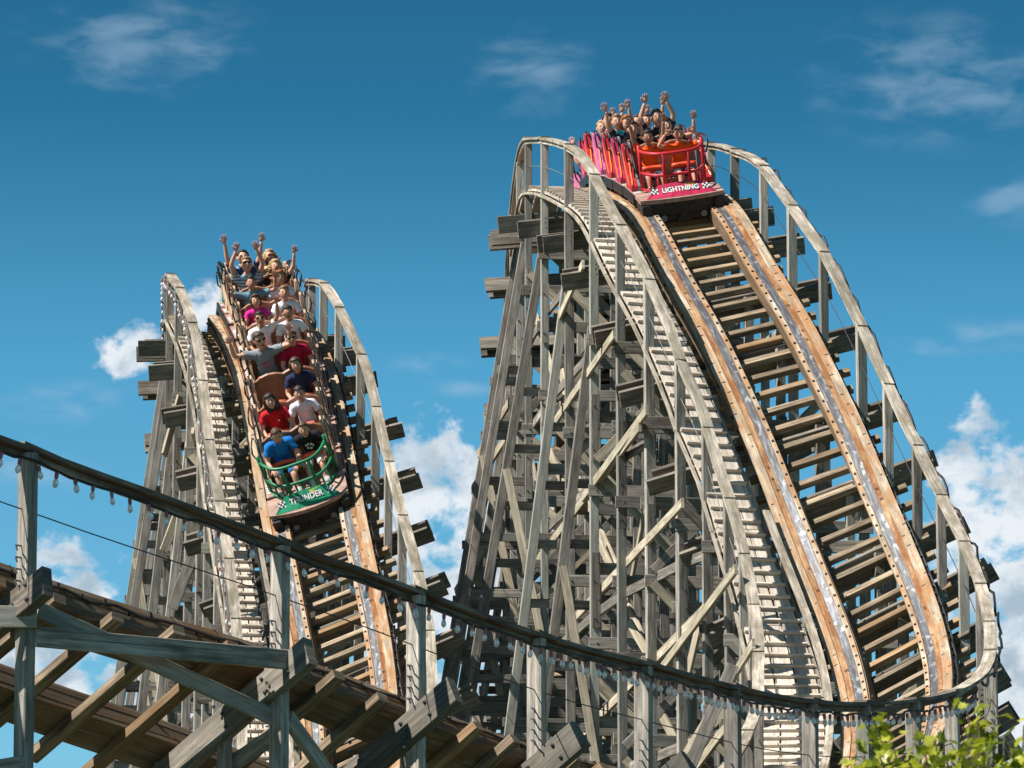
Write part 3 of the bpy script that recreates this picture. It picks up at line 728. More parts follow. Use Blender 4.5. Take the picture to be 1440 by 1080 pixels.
# ---------------------------------------------------------------- trains
def frame_mat(T, s, y=0.):
    C, t, S, U, N = T.frame(s)
    m = Matrix(((S[0], -t[0], U[0], C[0]), (S[1], -t[1], U[1], C[1]), (S[2], -t[2], U[2], C[2]), (0, 0, 0, 1))); return m
def mbm(fn, name, mats, smooth=False):
    m = MB(); fn(m); return m.mesh(name, mats, smooth)
PT = dict(L=1.14, T=1.04); SPC = dict(L=1.14, T=.90)
def arcpts(f, n): return [np.array(f(i / (n - 1)), float) for i in range(n)]
def make_meshes(kind):
    K = {}
    L = kind == 'L'; PITCHC = PT[kind]
    def chassis(m):
        m.board((0, .08, -.02), (0, 1.06, -.02), .82, .2, c=.02); m.board((0, .1, .10), (0, 1.04, .10), 1.16, .12, c=.02)
        for sx in (-1, 1): m.board((sx * .52, .3, -.1), (sx * .52, .8, -.1), .12, .3, c=.02)
    K['chassis'] = mbm(chassis, 'chassis', M['chassis'])
    def wheel(m):
        m.tube([(-.045, 0, 0), (.045, 0, 0)], .115, 14); m.tube([(-.06, 0, 0), (.06, 0, 0)], .04, 8)
    K['wheel'] = mbm(wheel, 'wheel', M['black'])
    def deck(m): m.board((0, .03, .20), (0, PITCHC - .07, .20), 1.42, .07, c=.012)
    K['deck'] = mbm(deck, 'floor_deck', M['deck'])
    def edge(m):
        for sx in (-1, 1): m.board((sx * .715, .03, .15), (sx * .715, PITCHC - .06, .15), .03, .16, c=.004)
    K['edge'] = mbm(edge, 'deck_edge', M['black'])
    def hatch(m):
        for i in range(6): m.board((-.68, .18 + i * .085, .238), (-.56, .205 + i * .085, .238), .042, .006, c=0)
    K['hatch'] = mbm(hatch, 'hatched_step_sticker', M['white'])
    # fin-shaped seat side
    out = [(.30, .235), (.86, .235), (1.0, .55), (1.07, .92), (1.02, .98), (.93, .95), (.80, .72), (.62, .52), (.42, .42), (.30, .33)]
    def side(m, sx, x0, th, pts, mi=0): m.poly([(sx * x0, y, z) for y, z in pts], th, (sx, 0, 0), mi)
    K['side_in'] = [mbm(lambda m: side(m, sx, .545, .035, out), 'seat_side', M['leather2' if not L else 'grey']) for sx in (-1, 1)]
    stripe = [(.34, .245), (.84, .245), (.98, .55), (1.05, .91), (1.01, .965), (.94, .935), (.81, .70), (.63, .50), (.43, .40), (.33, .33)]
    gr = [(.60, .25), (.83, .25), (.95, .52), (1.02, .82), (.92, .74), (.78, .52)]
    K['stripe'] = [[mbm(lambda m: side(m, sx, .583, .11 if L else .05, stripe), 'colour_panel', M[c]) for sx in (-1, 1)] for c in (('red', 'pink', 'magenta') if L else ('leather2', 'leather2', 'teal'))]
    def flash(m, sx):
        e = [(.34, .35), (.44, .415), (.64, .52), (.815, .72)]
        m.tube([(sx * (.675 - .02 * i if L else .62), y, z + .004) for i, (y, z) in enumerate(e)], .011, 5)
        m.poly([(sx * (.693 if L else .633), y, z) for y, z in [(.56, .32), (.62, .31), (.84, .58), (.97, .82), (.84, .66)]], .003, (sx, 0, 0))
    fl = [(.40, .30), (.47, .28), (.70, .55), (.93, .86), (.76, .66), (.72, .70), (.55, .48)]
    K['flash'] = [mbm(lambda m: flash(m, sx), 'flash_decal', M['orange' if L else 'leather2']) for sx in (-1, 1)]
    def back(m):
        n = 9; S_ = []
        prof = []
        for i in range(n):
            a = i / (n - 1); x = -.54 + 1.08 * a; e = abs(2 * a - 1); prof.append((x, .96 + .05 * e ** 2, .92 - .20 * max(0, e - .55) ** 1.5 * 2.2 - .05 * math.exp(-((2*a-1)/.15)**2)))
        b0 = len(m.v)
        for x, y, z in prof:
            for dy, zz in ((-.05, .30), (-.07, .6), (0, z), (.05, z + .01), (.07, z - .06), (.06, .3)): m.v.append((x, y + dy - (.08 if zz < .5 else 0), zz))
        for i in range(n - 1):
            for j in range(5):
                q = b0 + i * 6 + j; m.face((q, q + 6, q + 7, q + 1), [(0, 0)] * 4)
        m.face(tuple(b0 + j for j in range(6)), [(0, 0)] * 6); m.face(tuple(b0 + (n-1)*6 + j for j in range(6))[::-1], [(0, 0)] * 6)
    K['back'] = mbm(back, 'seat_back', M['leather'], False)
    def cushion(m): m.board((0, .50, .30), (0, .92, .28), 1.04, .12, c=.04)
    K['cushion'] = mbm(cushion, 'seat_cushion', M['leather'])
    def bar(m, x0, x1):
        m.tube(arcpts(lambda a: (x0 + (x1 - x0) * a, .47 + .05 * math.sin(math.pi * a), .57), 5), .042, 10)
    K['bar'] = [mbm(lambda m: bar(m, *q), 'lap_bar', M['pad'], True) for q in ((-.46, -.06), (.06, .46))]
    def grab(m, sx):
        m.tube([(sx*.60, 1.02, .55), (sx*.63, 1.03, .90), (sx*.66, .92, 1.0), (sx*.70, .62, .98), (sx*.71, .52, .90), (sx*.68, .60, .72), (sx*.62, .78, .70)], .015, 6)
        m.tube([(sx*.60, .45, .45), (sx*.60, .50, .62), (sx*.60, .62, .74), (sx*.60, .85, .92), (sx*.60, 1.03, .97)], .015, 6)
    K['grab'] = [mbm(lambda m: grab(m, sx), 'grab_bar', M['black'], True) for sx in (-1, 1)]
    return K
def put(name, me, parent, mw=None, rel=None):
    o = bpy.data.objects.new(name, me); COL.objects.link(o)
    if parent: o.parent = parent
    if mw is not None: o.matrix_basis = (ROOTINV[parent.name] @ mw) if parent and parent.name in ROOTINV else mw
    if rel is not None: o.location = rel
    return o
ROOTINV = {}
def text_obj(s, size, mat, off, ext):
    c = bpy.data.curves.new('t', 'FONT'); c.body = s; c.size = size; c.align_x = 'CENTER'; c.align_y = 'CENTER'; c.offset = off; c.extrude = ext; c.resolution_u = 3; c.space_character = 1.02
    o = bpy.data.objects.new('t', c); COL.objects.link(o); bpy.context.view_layer.update()
    me = bpy.data.meshes.new_from_object(o); bpy.data.objects.remove(o); me.materials.clear(); me.materials.append(mat); return me
def train(T, s_front, kind, label, colidx):
    K = make_meshes(kind); L = kind == 'L'; n = 12; PITCHC = PT[kind]
    C0 = T.frame(s_front)[0]; root = thing('roller_coaster_train', label, 'train', tuple(C0)); ROOTINV[root.name] = Matrix.Translation(Vector(C0)).inverted()
    for k in range(n):
        s = s_front - .62 - k * SPC[kind]; mw = frame_mat(T, s) @ Matrix.Diagonal((1, SPC[kind] / PITCHC, 1, 1))
        car = put('car', K['chassis'], root, mw)
        for sx in (-1, 1):
            for y in (.3, .8): put('wheel', K['wheel'], car, rel=(sx * .615, y, .115 - .01))
        put('floor_deck', K['deck'], car); put('deck_edge', K['edge'], car); put('step_sticker', K['hatch'], car)
        for i in range(2):
            put('seat_side', K['side_in'][i], car); put('colour_panel', K['stripe'][colidx(k)][i], car); put('flash_decal', K['flash'][i], car)
            put('lap_bar', K['bar'][i], car); put('grab_bar', K['grab'][i], car)
        put('seat_back', K['back'], car); put('seat_cushion', K['cushion'], car)
    # nose: deck, dark front, cage, name plate
    mw = frame_mat(T, s_front)
    def nose(m):
        b = len(m.v); cur = []
        for i in range(13):
            a = -1 + 2 * i / 12; cur.append((a * .71, (.10 if L else .16) * a * a - .02))
        pts = [(x, y, .17) for x, y in cur] + [(.71, .62, .17), (-.71, .62, .17)]
        m.poly(pts, .07, (0, 0, 1))
    ns = put('nose_deck', mbm(nose, 'nose_deck', M['deck']), root, mw)
    def front(m):
        b = len(m.v); cur = []
        for i in range(13):
            a = -1 + 2 * i / 12; cur.append((a * .69, (.10 if L else .16) * a * a + .01))
        pts = [(x, y, .168) for x, y in cur] + [(.69, .60, .168), (-.69, .60, .168)]
        m.poly(pts, -.20, (0, 0, 1))
        m.board((0, .15, -.10), (0, .55, -.10), 1.0, .20, c=.02)
        m.board((-.42, .12, -.06), (.42, .12, -.06), .08, .22, c=.02)
        for sx in (-1, 1):
            m.board((sx * .615, .02, .02), (sx * .615, .5, .02), .16, .26, c=.02); m.board((sx * .5, .1, -.16), (sx * .5, .5, -.16), .12, .2, c=.02)
    put('front_apron', mbm(front, 'front_apron', M['chassis']), ns)
    def sock(m):
        m.tube([(-.34, .08, -.10), (-.34, .05, -.10)], .055, 10)
        m.poly([(-.14, .05, -.17), (.14, .05, -.17), (0, .05, .02)], .02, (0, -1, 0))
    put('coupler_plate', mbm(lambda m: m.poly([(-.14, .05, -.17), (.14, .05, -.17), (0, .05, .02)], .02, (0, -1, 0)), 'coupler_plate', M['black']), ns)
    for x in (-.34, .34): put('bumper', mbm(lambda m: m.tube([(x, .08, -.10), (x, .05, -.10)], .055, 10), 'bumper', M['grey']), ns)
    for sx in (-1, 1): put('wheel', K['wheel'], ns, rel=(sx * .615, .16, .105))
    # cage of round bars in front of the first row
    H = .92; y0 = .40
    ring = lambda z, w, d, sg=1: arcpts(lambda a: ((2*a-1) * w * (.89 if L else 1), y0 + .42 - d * (1 - abs(2*a-1) ** 4.0), z), 17)
    cage_mat = M['red' if L else 'green']
    cage = put('cage', mbm(lambda m: m.tube(ring(H, .60, .44), .030, 7), 'cage', cage_mat, True), root, mw)
    put('cage_rail', mbm(lambda m: m.tube(ring(H * .60, .60, .44), .026, 7), 'cage_rail', cage_mat, True), cage)
    put('cage_rail', mbm(lambda m: m.tube(ring(.27, .60, .44), .022, 6), 'cage_rail', cage_mat, True), cage)
    for i in range(11):
        a = i / 10; x = (2 * a - 1) * .60 * (.89 if L else 1); y = y0 + .42 - .44 * (1 - abs(2*a-1) ** 4.0)
        tall = i in (0, 3, 7, 10); zt = (H + (.10 if i in (0, 10) else 0)) if tall else H * .6
        r = .031 if tall else .018
        put('cage_bar', mbm(lambda m: m.tube([(x, y, .24), (x, y, zt)], r, 6), 'cage_bar', cage_mat, True), cage)
    # sloping plate with the ride name
    W1, W2 = .60, .36; yb, yt, zb, zt = .10, .29, .245, .42
    pl = [(-W1, yb, zb), (-.2, yb - .04, zb - .0), (.2, yb - .04, zb), (W1, yb, zb), (W2, yt, zt), (.0, yt + .01, zt + .015), (-W2, yt, zt)]
    nrm = unit(np.cross([1, 0, 0], [0, yt - yb, zt - zb])); 
    plate = put('name_plate', mbm(lambda m: m.poly(pl, -.10, nrm), 'name_plate', M['magenta' if L else 'green2']), root, mw)
    dn = unit(np.array([0, yt - yb, zt - zb])); org = np.array([0, (yb + yt) / 2, (zb + zt) / 2])
    def loc(u, v, h): return tuple(org + np.array([1., 0, 0]) * u + dn * v + nrm * h)
    def bolt(m):
        m.poly([loc(-.30, .02, .001), loc(-.05, .085, .001), (loc(.30, .12, .001)), loc(.10, .085, .001), loc(.22, .06, .001)], .004, nrm)
        m.poly([loc(.32, -.03, .001), loc(.05, -.10, .001), loc(-.22, -.12, .001), loc(-.02, -.085, .001), loc(-.16, -.065, .001)], .004, nrm)
    put('lightning_decal', mbm(bolt, 'lightning_decal', M['yellow']), plate)
    def bolt2(m): m.poly([loc(-.26, .0, .001), loc(.0, .06, .001), loc(.26, .10, .001), loc(.24, .02, .001), loc(-.2, -.05, .001)], .0045, nrm)
    if L: put('lightning_decal', mbm(bolt2, 'lightning_decal', M['orange']), plate)
    def flag(m, sx, par):
        for i in range(4):
            for j in range(3):
                if (i + j) % 2 == par:
                    u = sx * (.375 + i * .032); v = -.055 + j * .036 + .01 * math.sin(i); m.poly([loc(u, v, .001), loc(u + sx*.03, v + .006, .001), loc(u + sx*.03, v + .04, .001), loc(u, v + .034, .001)][::int(sx)], .004, nrm)
    for sx in (-1, 1):
        put('chequered_flag_decal', mbm(lambda m: flag(m, sx, 0), 'chequered_flag_decal', M['white']), plate)
        put('chequered_flag_decal', mbm(lambda m: flag(m, sx, 1), 'chequered_flag_decal', M['dark']), plate)
    word = 'LIGHTNING' if L else 'THUNDER'; sz = .118 if L else .132
    R = Matrix(((1, dn[0], nrm[0]), (0, dn[1], nrm[1]), (0, dn[2], nrm[2]))).to_4x4()
    for nm, mat, off, h in (('lettering_outline', 'dark', .010, .012), ('lettering', 'white', .0035, .0185)):
        me = text_obj(word, sz, M[mat], off, .0015)
        me.transform(Matrix.Scale(.98 if L else .95, 4, (1, 0, 0)) @ Matrix.Scale(1.12, 4, (0, 1, 0)))
        me.transform(Matrix.Translation(Vector(loc(0, -.005, h))) @ R); put(nm, me, plate)
    return root, [frame_mat(T, s_front - .62 - k * SPC[kind]) @ Matrix.Translation((0, .8 * (SPC[kind] / PITCHC - 1), 0)) for k in range(n)]
trL, rowsL = train(LTR, 28.7, 'L', 'train with red cage front and red and pink seat sides cresting the right hill', lambda k: (0, 2, 0, 1, 0, 2, 1, 1, 1, 1, 1, 1)[k])
trT, rowsT = train(TTR, 32.25, 'T', 'coaster train with a green cage front and brown seats halfway down the left hill', lambda k: 2 if k > 8 else 0)
# ---------------------------------------------------------------- riders
SKINS = [(.56, .30, .205), (.47, .24, .15), (.34, .17, .105), (.60, .35, .25)]
skin_m = [plain('skin_tone', c, .55, noise=.06, nscale=20) for c in SKINS]
CLOTH = {}
def cloth(c):
    if c not in CLOTH: CLOTH[c] = plain('cloth', c, .85, noise=.12, nscale=25, spec=.1)
    return CLOTH[c]
HAIR = {k: plain('hair', c, .6, noise=.35, nscale=40) for k, c in dict(dark=(.022, .016, .013), brown=(.07, .038, .02), red=(.26, .085, .03), blond=(.42, .27, .12), tan=(.24, .13, .06)).items()}
HIP = (0, .74, .47)
BONES = ['pelvis', 'chest', 'neck', 'sL', 'eL', 'wL', 'sR', 'eR', 'wR', 'hL', 'kL', 'aL', 'tL', 'hR', 'kR', 'aR', 'tR']
def skeleton(pose, sc_, lean, side):
    """joints in car space: x to camera-right, y backwards, z up; the rider sits at x = side"""
    V = lambda x, y, z: np.array([x, y, z], float)
    sh = .185; J = {}
    J['pelvis'] = V(0, .76, .44); J['waist'] = V(lean * .05, .79, .60); J['chest'] = V(lean * .12, .80 - pose.get('fwd', 0) * .5, .80)
    J['neck'] = V(lean * .17, .79 - pose.get('fwd', 0) * .9, .965)
    J['sL'] = J['chest'] + V(-sh, -.01 - pose.get('fwd', 0) * .2, .09); J['sR'] = J['chest'] + V(sh, -.01 - pose.get('fwd', 0) * .2, .09)
    for q, sg in (('L', -1), ('R', 1)):
        e, w, h = pose[q]
        J['e' + q] = J['s' + q] + unit(V(e[0] * sg, e[1], e[2])) * .275
        J['w' + q] = J['e' + q] + unit(V(w[0] * sg, w[1], w[2])) * .245
        J['hd' + q] = unit(V(h[0] * sg, h[1], h[2]))
        J['h' + q] = V(sg * .09, .74, .42); J['k' + q] = V(sg * .13, .33, .50); J['a' + q] = V(sg * .13, .20, .30); J['t' + q] = V(sg * .14, .08, .26)
    return J
POSE = {
 'up':     dict(L=((.35,-.15,1),(.12,-.05,1),(.1,0,1)), R=((.35,-.15,1),(.12,-.05,1),(.1,0,1))),
 'in':     dict(L=((.30,-.2,1),(-.42,0,1),(-.2,0,1)), R=((.30,-.2,1),(-.42,0,1),(-.2,0,1))),
 'wide':   dict(L=((1,-.2,.25),(.05,0,1),(0,-.1,1)), R=((1,-.2,.25),(.05,0,1),(0,-.1,1))),
 'leftup': dict(L=((.55,-.1,.9),(.0,0,1),(.2,0,1)), R=((.25,-.5,-.75),(-.2,-.95,.25),(-.3,-.9,.1))),
 'rightup':dict(R=((.55,-.1,.9),(.1,0,1),(.1,0,1)), L=((.25,-.5,-.75),(-.2,-.95,.25),(-.3,-.9,.1))),
 'hold':   dict(L=((.28,-.45,-.8),(-.25,-.95,-.05),(-.4,-.8,-.3)), R=((.28,-.45,-.8),(-.25,-.95,-.05),(-.4,-.8,-.3))),
 'holdf':  dict(L=((.28,-.45,-.8),(-.25,-.95,-.05),(-.4,-.8,-.3)), R=((.28,-.45,-.8),(-.25,-.95,-.05),(-.4,-.8,-.3)), fwd=.12),
 'face':   dict(L=((.75,-.5,.25),(-.55,-.1,.8),(-.9,.1,.3)), R=((.75,-.5,.25),(-.55,-.1,.8),(-.9,.1,.3))),
}
def hand(m, w, d, palm_n, sg, curl, mi=0):
    """palm and five separate fingers growing from wrist w along d"""
    s = unit(np.cross(palm_n, d)) * sg
    n = unit(np.cross(d, s)) * sg
    L = .085
    m.ball(w + d * .045, .042, .020, .052, 8, 6, mi, X=np.stack([s, n, d], 1))
    for i, (o, ln) in enumerate(((-.033, .060), (-.011, .076), (.011, .078), (.032, .068))):
        b = w + d * (.075 - abs(o) * .2) + s * o; f = unit(d + s * o * 5.0); p1 = b + f * ln * .55; f2 = unit(f + n * curl); p2 = p1 + f2 * ln * .5
        m.tube([b - d * .02, b, p1, p2], [.011, .0115, .010, .0075], 5, mi)
    b = w + d * .025 + s * .032; f = unit(d * .8 + s * .9); p1 = b + f * .04; p2 = p1 + unit(d + s * .25 + n * curl) * .032
    m.tube([w + d * .015 + s * .015, b, p1, p2], [.013, .014, .012, .009], 5, mi)
def head(m, c, X, k):
    """skull with jaw, nose, ears, eyes and mouth; X columns: right, back, up. material slots: 0 skin, 1 eye, 2 mouth"""
    b = len(m.v); m.ball((0, 0, 0), 1, 1, 1, 16, 12, 0)
    for i in range(b, len(m.v)):
        x, y, z = m.v[i]
        fx, fy, fz = x * .073, y * .092, z * .112
        if z < 0: fx *= 1 - .30 * z * z; fy *= 1 - .10 * z * z
        if y < 0:
            fy *= .93
            if abs(x) < .32 and -.35 < z < .15: fy -= .010 * (1 - abs(x) / .32) * (1 - abs(z + .12) / .27 if abs(z + .12) < .27 else 0)
            if abs(abs(x) - .42) < .2 and .0 < z < .35: fy += .006
            if z < -.75: fy -= .008
        m.v[i] = tuple(c + X @ np.array([fx, fy, fz]) * k)
    for sg in (-1, 1):
        m.ball(c + X @ np.array([sg * .074, .005, -.005]) * k, .012 * k, .02 * k, .03 * k, 6, 5, 0, X=X)
        m.ball(c + X @ np.array([sg * .029, -.077, .018]) * k, .011 * k, .006 * k, .0055 * k, 7, 5, 1, X=X)
    m.ball(c + X @ np.array([0, -.078, -.060]) * k, .024 * k, .010 * k, k * random.Random(int(c[0] * 999)).choice((.006, .008, .016)), 8, 5, 2, X=X)
    m.tube([c + X @ np.array([0, -.082, .02]) * k, c + X @ np.array([0, -.098, -.022]) * k, c + X @ np.array([0, -.088, -.033]) * k], [.006 * k, .0105 * k, .008 * k], 6, 0)
def hair(style, c, X, k, rn):
    m = MB(); b = len(m.v); m.ball((0, 0, 0), 1, 1, 1, 20, 22, 0)
    cut = {'short': .28, 'cap': .20, 'long': -.9, 'bob': -.55, 'curly': -.3}[style]
    R = .016 if style in ('short', 'cap') else .026
    for i in range(b, len(m.v)):
        x, y, z = m.v[i]; q = rn.uniform(-1, 1) * (.004 if style == 'short' else .010)
        front = -y
        zz = z
        lim = cut if front < .25 else (.58 if front > .42 else .58 - (.42 - front) / .17 * (.58 - max(cut, -.2)))
        fx, fy, fz = x * (.073 + R + q), y * (.092 + R + q), z * (.112 + R * .7 + q) + .004
        if style in ('long', 'bob', 'curly') and front < .35 and z < .1: fx *= 1.12; fy *= 1.05; fz *= 1.0 + (.55 if style == 'long' else .15)
        if z < lim: fx *= .62; fy *= .62; fz = fz * .8 + .012
        m.v[i] = tuple(c + X @ np.array([fx, fy, fz]) * k)
    if style in ('long', 'curly'):
        for j in range(14 if style == 'long' else 20):
            a = rn.uniform(math.pi * .08, math.pi * .92); p = c + X @ np.array([math.cos(a) * .08, math.sin(a) * .08 + .02, rn.uniform(-.02, .06)]) * k; pts = [p]
            for q in range(4): p = p + X @ np.array([math.cos(a) * rn.uniform(0, .03) + rn.uniform(-.015, .02), rn.uniform(0, .025), -.045 if style == 'long' else rn.uniform(-.035, .03)]) * k; pts.append(p)
            m.tube(pts, [.022 * k, .024 * k, .02 * k, .014 * k, .004], 5)
    if style == 'curly':
        for j in range(26):
            a = rn.uniform(0, 2 * math.pi); e = rn.uniform(-.2, 1.3); m.ball(c + X @ np.array([math.cos(a) * math.cos(e) * .09, abs(math.sin(a)) * math.cos(e) * .10 - .02, math.sin(e) * .12]) * k, rn.uniform(.02, .032) * k, nu=6, nv=4)
    return m
PEOPLE = []; HK = 1.17
def seg_d(p, a, b):
    ab = b - a; t = min(1, max(0, (p - a) @ ab / (ab @ ab))); return np.linalg.norm(p - a - ab * t), t
def rider(mw, side, pose, shirt, label, skin=0, hairs=('dark', 'short'), shorts=(.05, .07, .13), k=1.0, lean=0., look=(0, 0), extra=(), sleeve=.62, group='riders', glasses=False, prt=None):
    PEOPLE.append(dict(mw=mw, side=side, pose=pose, shirt=shirt, label=label, skin=skin, hairs=hairs, shorts=shorts, k=k, lean=lean, look=look, sleeve=sleeve, group=group, glasses=glasses, prt=prt))
def build_people():
    tmp = []
    for pi, r in enumerate(PEOPLE):
        p = POSE[r['pose']] if isinstance(r['pose'], str) else r['pose']
        J = skeleton(p, 1, r['lean'], r['side']); r['J'] = J; k = r['k']
        V = ['pelvis', 'waist', 'chest', 'neck', 'sL', 'eL', 'wL', 'sR', 'eR', 'wR', 'hL', 'kL', 'aL', 'tL', 'hR', 'kR', 'aR', 'tR', 'nk2']
        J['nk2'] = J['neck'] + np.array([0, -.02, .07])
        rad = dict(pelvis=(.15, .12), waist=(.135, .105), chest=(.15, .11), neck=(.06, .06), nk2=(.052, .052), sL=(.062, .06), sR=(.062, .06), eL=(.042, .042), eR=(.042, .042), wL=(.028, .03), wR=(.028, .03),
                   hL=(.095, .095), hR=(.095, .095), kL=(.062, .062), kR=(.062, .062), aL=(.042, .042), aR=(.042, .042), tL=(.04, .03), tR=(.04, .03))
        E = [('pelvis', 'waist'), ('waist', 'chest'), ('chest', 'neck'), ('neck', 'nk2'), ('chest', 'sL'), ('sL', 'eL'), ('eL', 'wL'), ('chest', 'sR'), ('sR', 'eR'), ('eR', 'wR'),
             ('pelvis', 'hL'), ('hL', 'kL'), ('kL', 'aL'), ('aL', 'tL'), ('pelvis', 'hR'), ('hR', 'kR'), ('kR', 'aR'), ('aR', 'tR')]
        me = bpy.data.meshes.new('sk'); me.from_pydata([tuple(J[v]) for v in V], [(V.index(a), V.index(b)) for a, b in E], [])
        o = bpy.data.objects.new('sk', me); COL.objects.link(o); md = o.modifiers.new('s', 'SKIN'); md.use_smooth_shade = True; md.branch_smoothing = .3
        for i, v in enumerate(V): me.skin_vertices[0].data[i].radius = rad[v]; me.skin_vertices[0].data[i].use_root = (v == 'pelvis')
        s2 = o.modifiers.new('b', 'SUBSURF'); s2.levels = 2; s2.render_levels = 2; tmp.append(o)
    dg = bpy.context.evaluated_depsgraph_get(); dg.update()
    for o, r in zip(tmp, PEOPLE):
        ev = o.evaluated_get(dg); me0 = ev.to_mesh(); vs = np.array([v.co[:] for v in me0.vertices]); ns = np.array([v.normal[:] for v in me0.vertices])
        fs = [tuple(f.vertices) for f in me0.polygons]; ev.to_mesh_clear()
        J = r['J']; rn = random.Random(hash(r['label']) % 9999 if False else sum(map(ord, r['label']))); p = POSE[r['pose']] if isinstance(r['pose'], str) else r['pose']
        m = MB(); m.v = [tuple(v) for v in vs]
        for f in fs: m.face(f, [(0, 0)] * len(f), 0)
        for q, sg in (('L', -1), ('R', 1)):
            d = J['hd' + q]; hand(m, J['w' + q], d, unit(np.array([0, -1, .15]) if abs(d[1]) < .75 else np.array([0, -.3, -1.])), 1 if q == 'L' else -1, (.2 if d[2] > .5 else 1.3) + rn.random() * .5)
        k = r['k']; yaw, tilt = r['look']; up = .48 if 'green' in r['group'] else .2; cy, sy = math.cos(yaw), math.sin(yaw); ct, st = math.cos(tilt - up), math.sin(tilt - up)
        Rz = np.array([[cy, -sy, 0], [sy, cy, 0], [0, 0, 1.]]); Rx = np.array([[1, 0, 0], [0, ct, -st], [0, st, ct]]); X = Rz @ Rx
        hc = J['neck'] + np.array([r['lean'] * .05, -.025 - p.get('fwd', 0) * .5, .158 - p.get('fwd', 0) * .3])
        head(m, hc, X, HK)
        # sneakers
        mats = [skin_m[r['skin']], M['glassy'], M['lip']]
        me = m.mesh('person', mats, True); o2 = bpy.data.objects.new('person', me); COL.objects.link(o2)
        T_ = r['mw'] @ Matrix.Translation((r['side'] * .265, .0, -.04)) @ Matrix.Translation((0, .76, .44)) @ Matrix.Scale(k, 4) @ Matrix.Translation((0, -.76, -.44))
        o2.matrix_basis = T_ @ Matrix.Translation((0, 0, 0)); o2['label'] = r['label']; o2['category'] = 'person'; o2['group'] = r['group']
        # clothes = offset copies of the body surface
        fc = np.array([vs[list(f)].mean(0) for f in fs])
        segs = dict(torso=[('pelvis', 'waist'), ('waist', 'chest'), ('chest', 'sL'), ('chest', 'sR')], neck=[('neck', 'nk2')], arm=[('sL', 'eL'), ('sR', 'eR')], fore=[('eL', 'wL'), ('eR', 'wR')], thigh=[('pelvis', 'hL'), ('hL', 'kL'), ('pelvis', 'hR'), ('hR', 'kR')], shin=[('kL', 'aL'), ('kR', 'aR')], foot=[('aL', 'tL'), ('aR', 'tR')])
        rr = dict(torso=.13, neck=.05, arm=.05, fore=.035, thigh=.075, shin=.05, foot=.04)
        reg = {'shirt': [], 'shorts': [], 'shoes': []}
        for fi, c in enumerate(fc):
            best = None
            for nm, L_ in segs.items():
                for a, b in L_:
                    d, t = seg_d(c, J[a], J[b]); d /= rr[nm]
                    if best is None or d < best[0]: best = (d, nm, t)
            nm, t = best[1], best[2]
            if nm == 'torso' and c[2] > .47 and c[2] < J['neck'][2] + .01: reg['shirt'].append(fi)
            elif nm == 'arm' and t < r['sleeve']: reg['shirt'].append(fi)
            elif nm == 'thigh' and t < .95 or nm == 'torso' and c[2] <= .47: reg['shorts'].append(fi)
            elif nm == 'foot': reg['shoes'].append(fi)
        for rg, col, off in (('shirt', r['shirt'], .016), ('shorts', r['shorts'], .016), ('shoes', (.5, .5, .5), .02)):
            if not reg[rg]: continue
            used = sorted({v for f in reg[rg] for v in fs[f]}); ix = {v: i for i, v in enumerate(used)}; mm = MB()
            mm.v = [tuple(vs[v] + ns[v] * (off + (.006 * math.sin(vs[v][2] * 60 + vs[v][0] * 40) if rg == 'shirt' else 0))) for v in used]
            for f in reg[rg]: mm.face(tuple(ix[v] for v in fs[f]), [(0, 0)] * len(fs[f]))
            mat = cloth(col) if not isinstance(col, str) else STRIPE
            q = bpy.data.objects.new(rg, mm.mesh(rg, mat, True)); COL.objects.link(q); q.parent = o2
        hm = hair(r['hairs'][1], hc, X, HK, rn); q = bpy.data.objects.new('hair', hm.mesh('hair', HAIR[r['hairs'][0]], True)); COL.objects.link(q); q.parent = o2
        if r['glasses']:
            g_ = MB()
            for sg in (-1, 1): g_.ball(hc + X @ np.array([sg * .032, -.092, .018]) * HK, .028, .010, .019, 8, 5, X=X)
            g_.board(hc + X @ np.array([-.078, -.07, .026]), hc + X @ np.array([.078, -.07, .026]), .03, .012, c=0)
            q = bpy.data.objects.new('sunglasses', g_.mesh('sunglasses', M['glassy'], True)); COL.objects.link(q); q.parent = o2
        if r['prt']:
            pm = MB(); cz = J['chest'][2] - .06; 
            for (u, v, w_, h_) in r['prt'][1]:
                a = np.array([J['chest'][0] + u, J['chest'][1] - .128 - p.get('fwd', 0) * .1, cz + v]); pm.board(a - np.array([w_ / 2, 0, 0]), a + np.array([w_ / 2, 0, 0]), .012, h_, c=0)
            q = bpy.data.objects.new('shirt_print', pm.mesh('shirt_print', cloth(r['prt'][0]), False)); COL.objects.link(q); q.parent = o2
    for o in tmp: bpy.data.objects.remove(o)
def stripe_mat():
    m, nt, b = nodes('striped_cloth'); tc = nt.nodes.new('ShaderNodeTexCoord'); sp = nt.nodes.new('ShaderNodeSeparateXYZ'); nt.links.new(tc.outputs['Object'], sp.inputs[0])
    w = fm(nt, 'SINE', fm(nt, 'MULTIPLY', sp.outputs[2], 115.)); nt.links.new(mixc(nt, fm(nt, 'GREATER_THAN', w, .2), (.45, .52, .56), (.09, .16, .22)), b.inputs['Base Color']); b.inputs['Roughness'].default_value = .9
    return m
STRIPE = stripe_mat()
W = (.78, .78, .80); BLK = (.02, .02, .024)
def rt(q, side, *a, **kw): rider(rowsT[q], side, *a, group='riders in the green-fronted train', **kw)
def rl(q, side, *a, **kw): rider(rowsL[q], side, *a, group='riders in the red-fronted train', **kw)
ring_print = ((.03, .04, .08), [(-.05, 0, .03, .05), (.05, 0, .03, .05), (0, .05, .08, .02), (0, -.05, .08, .02), (0, 0, .03, .03)])
words = lambda c: (c, [(-.06, .02, .03, .035), (-.02, .02, .025, .035), (.02, .02, .025, .035), (.06, .02, .03, .035), (0, -.05, .08, .015)])
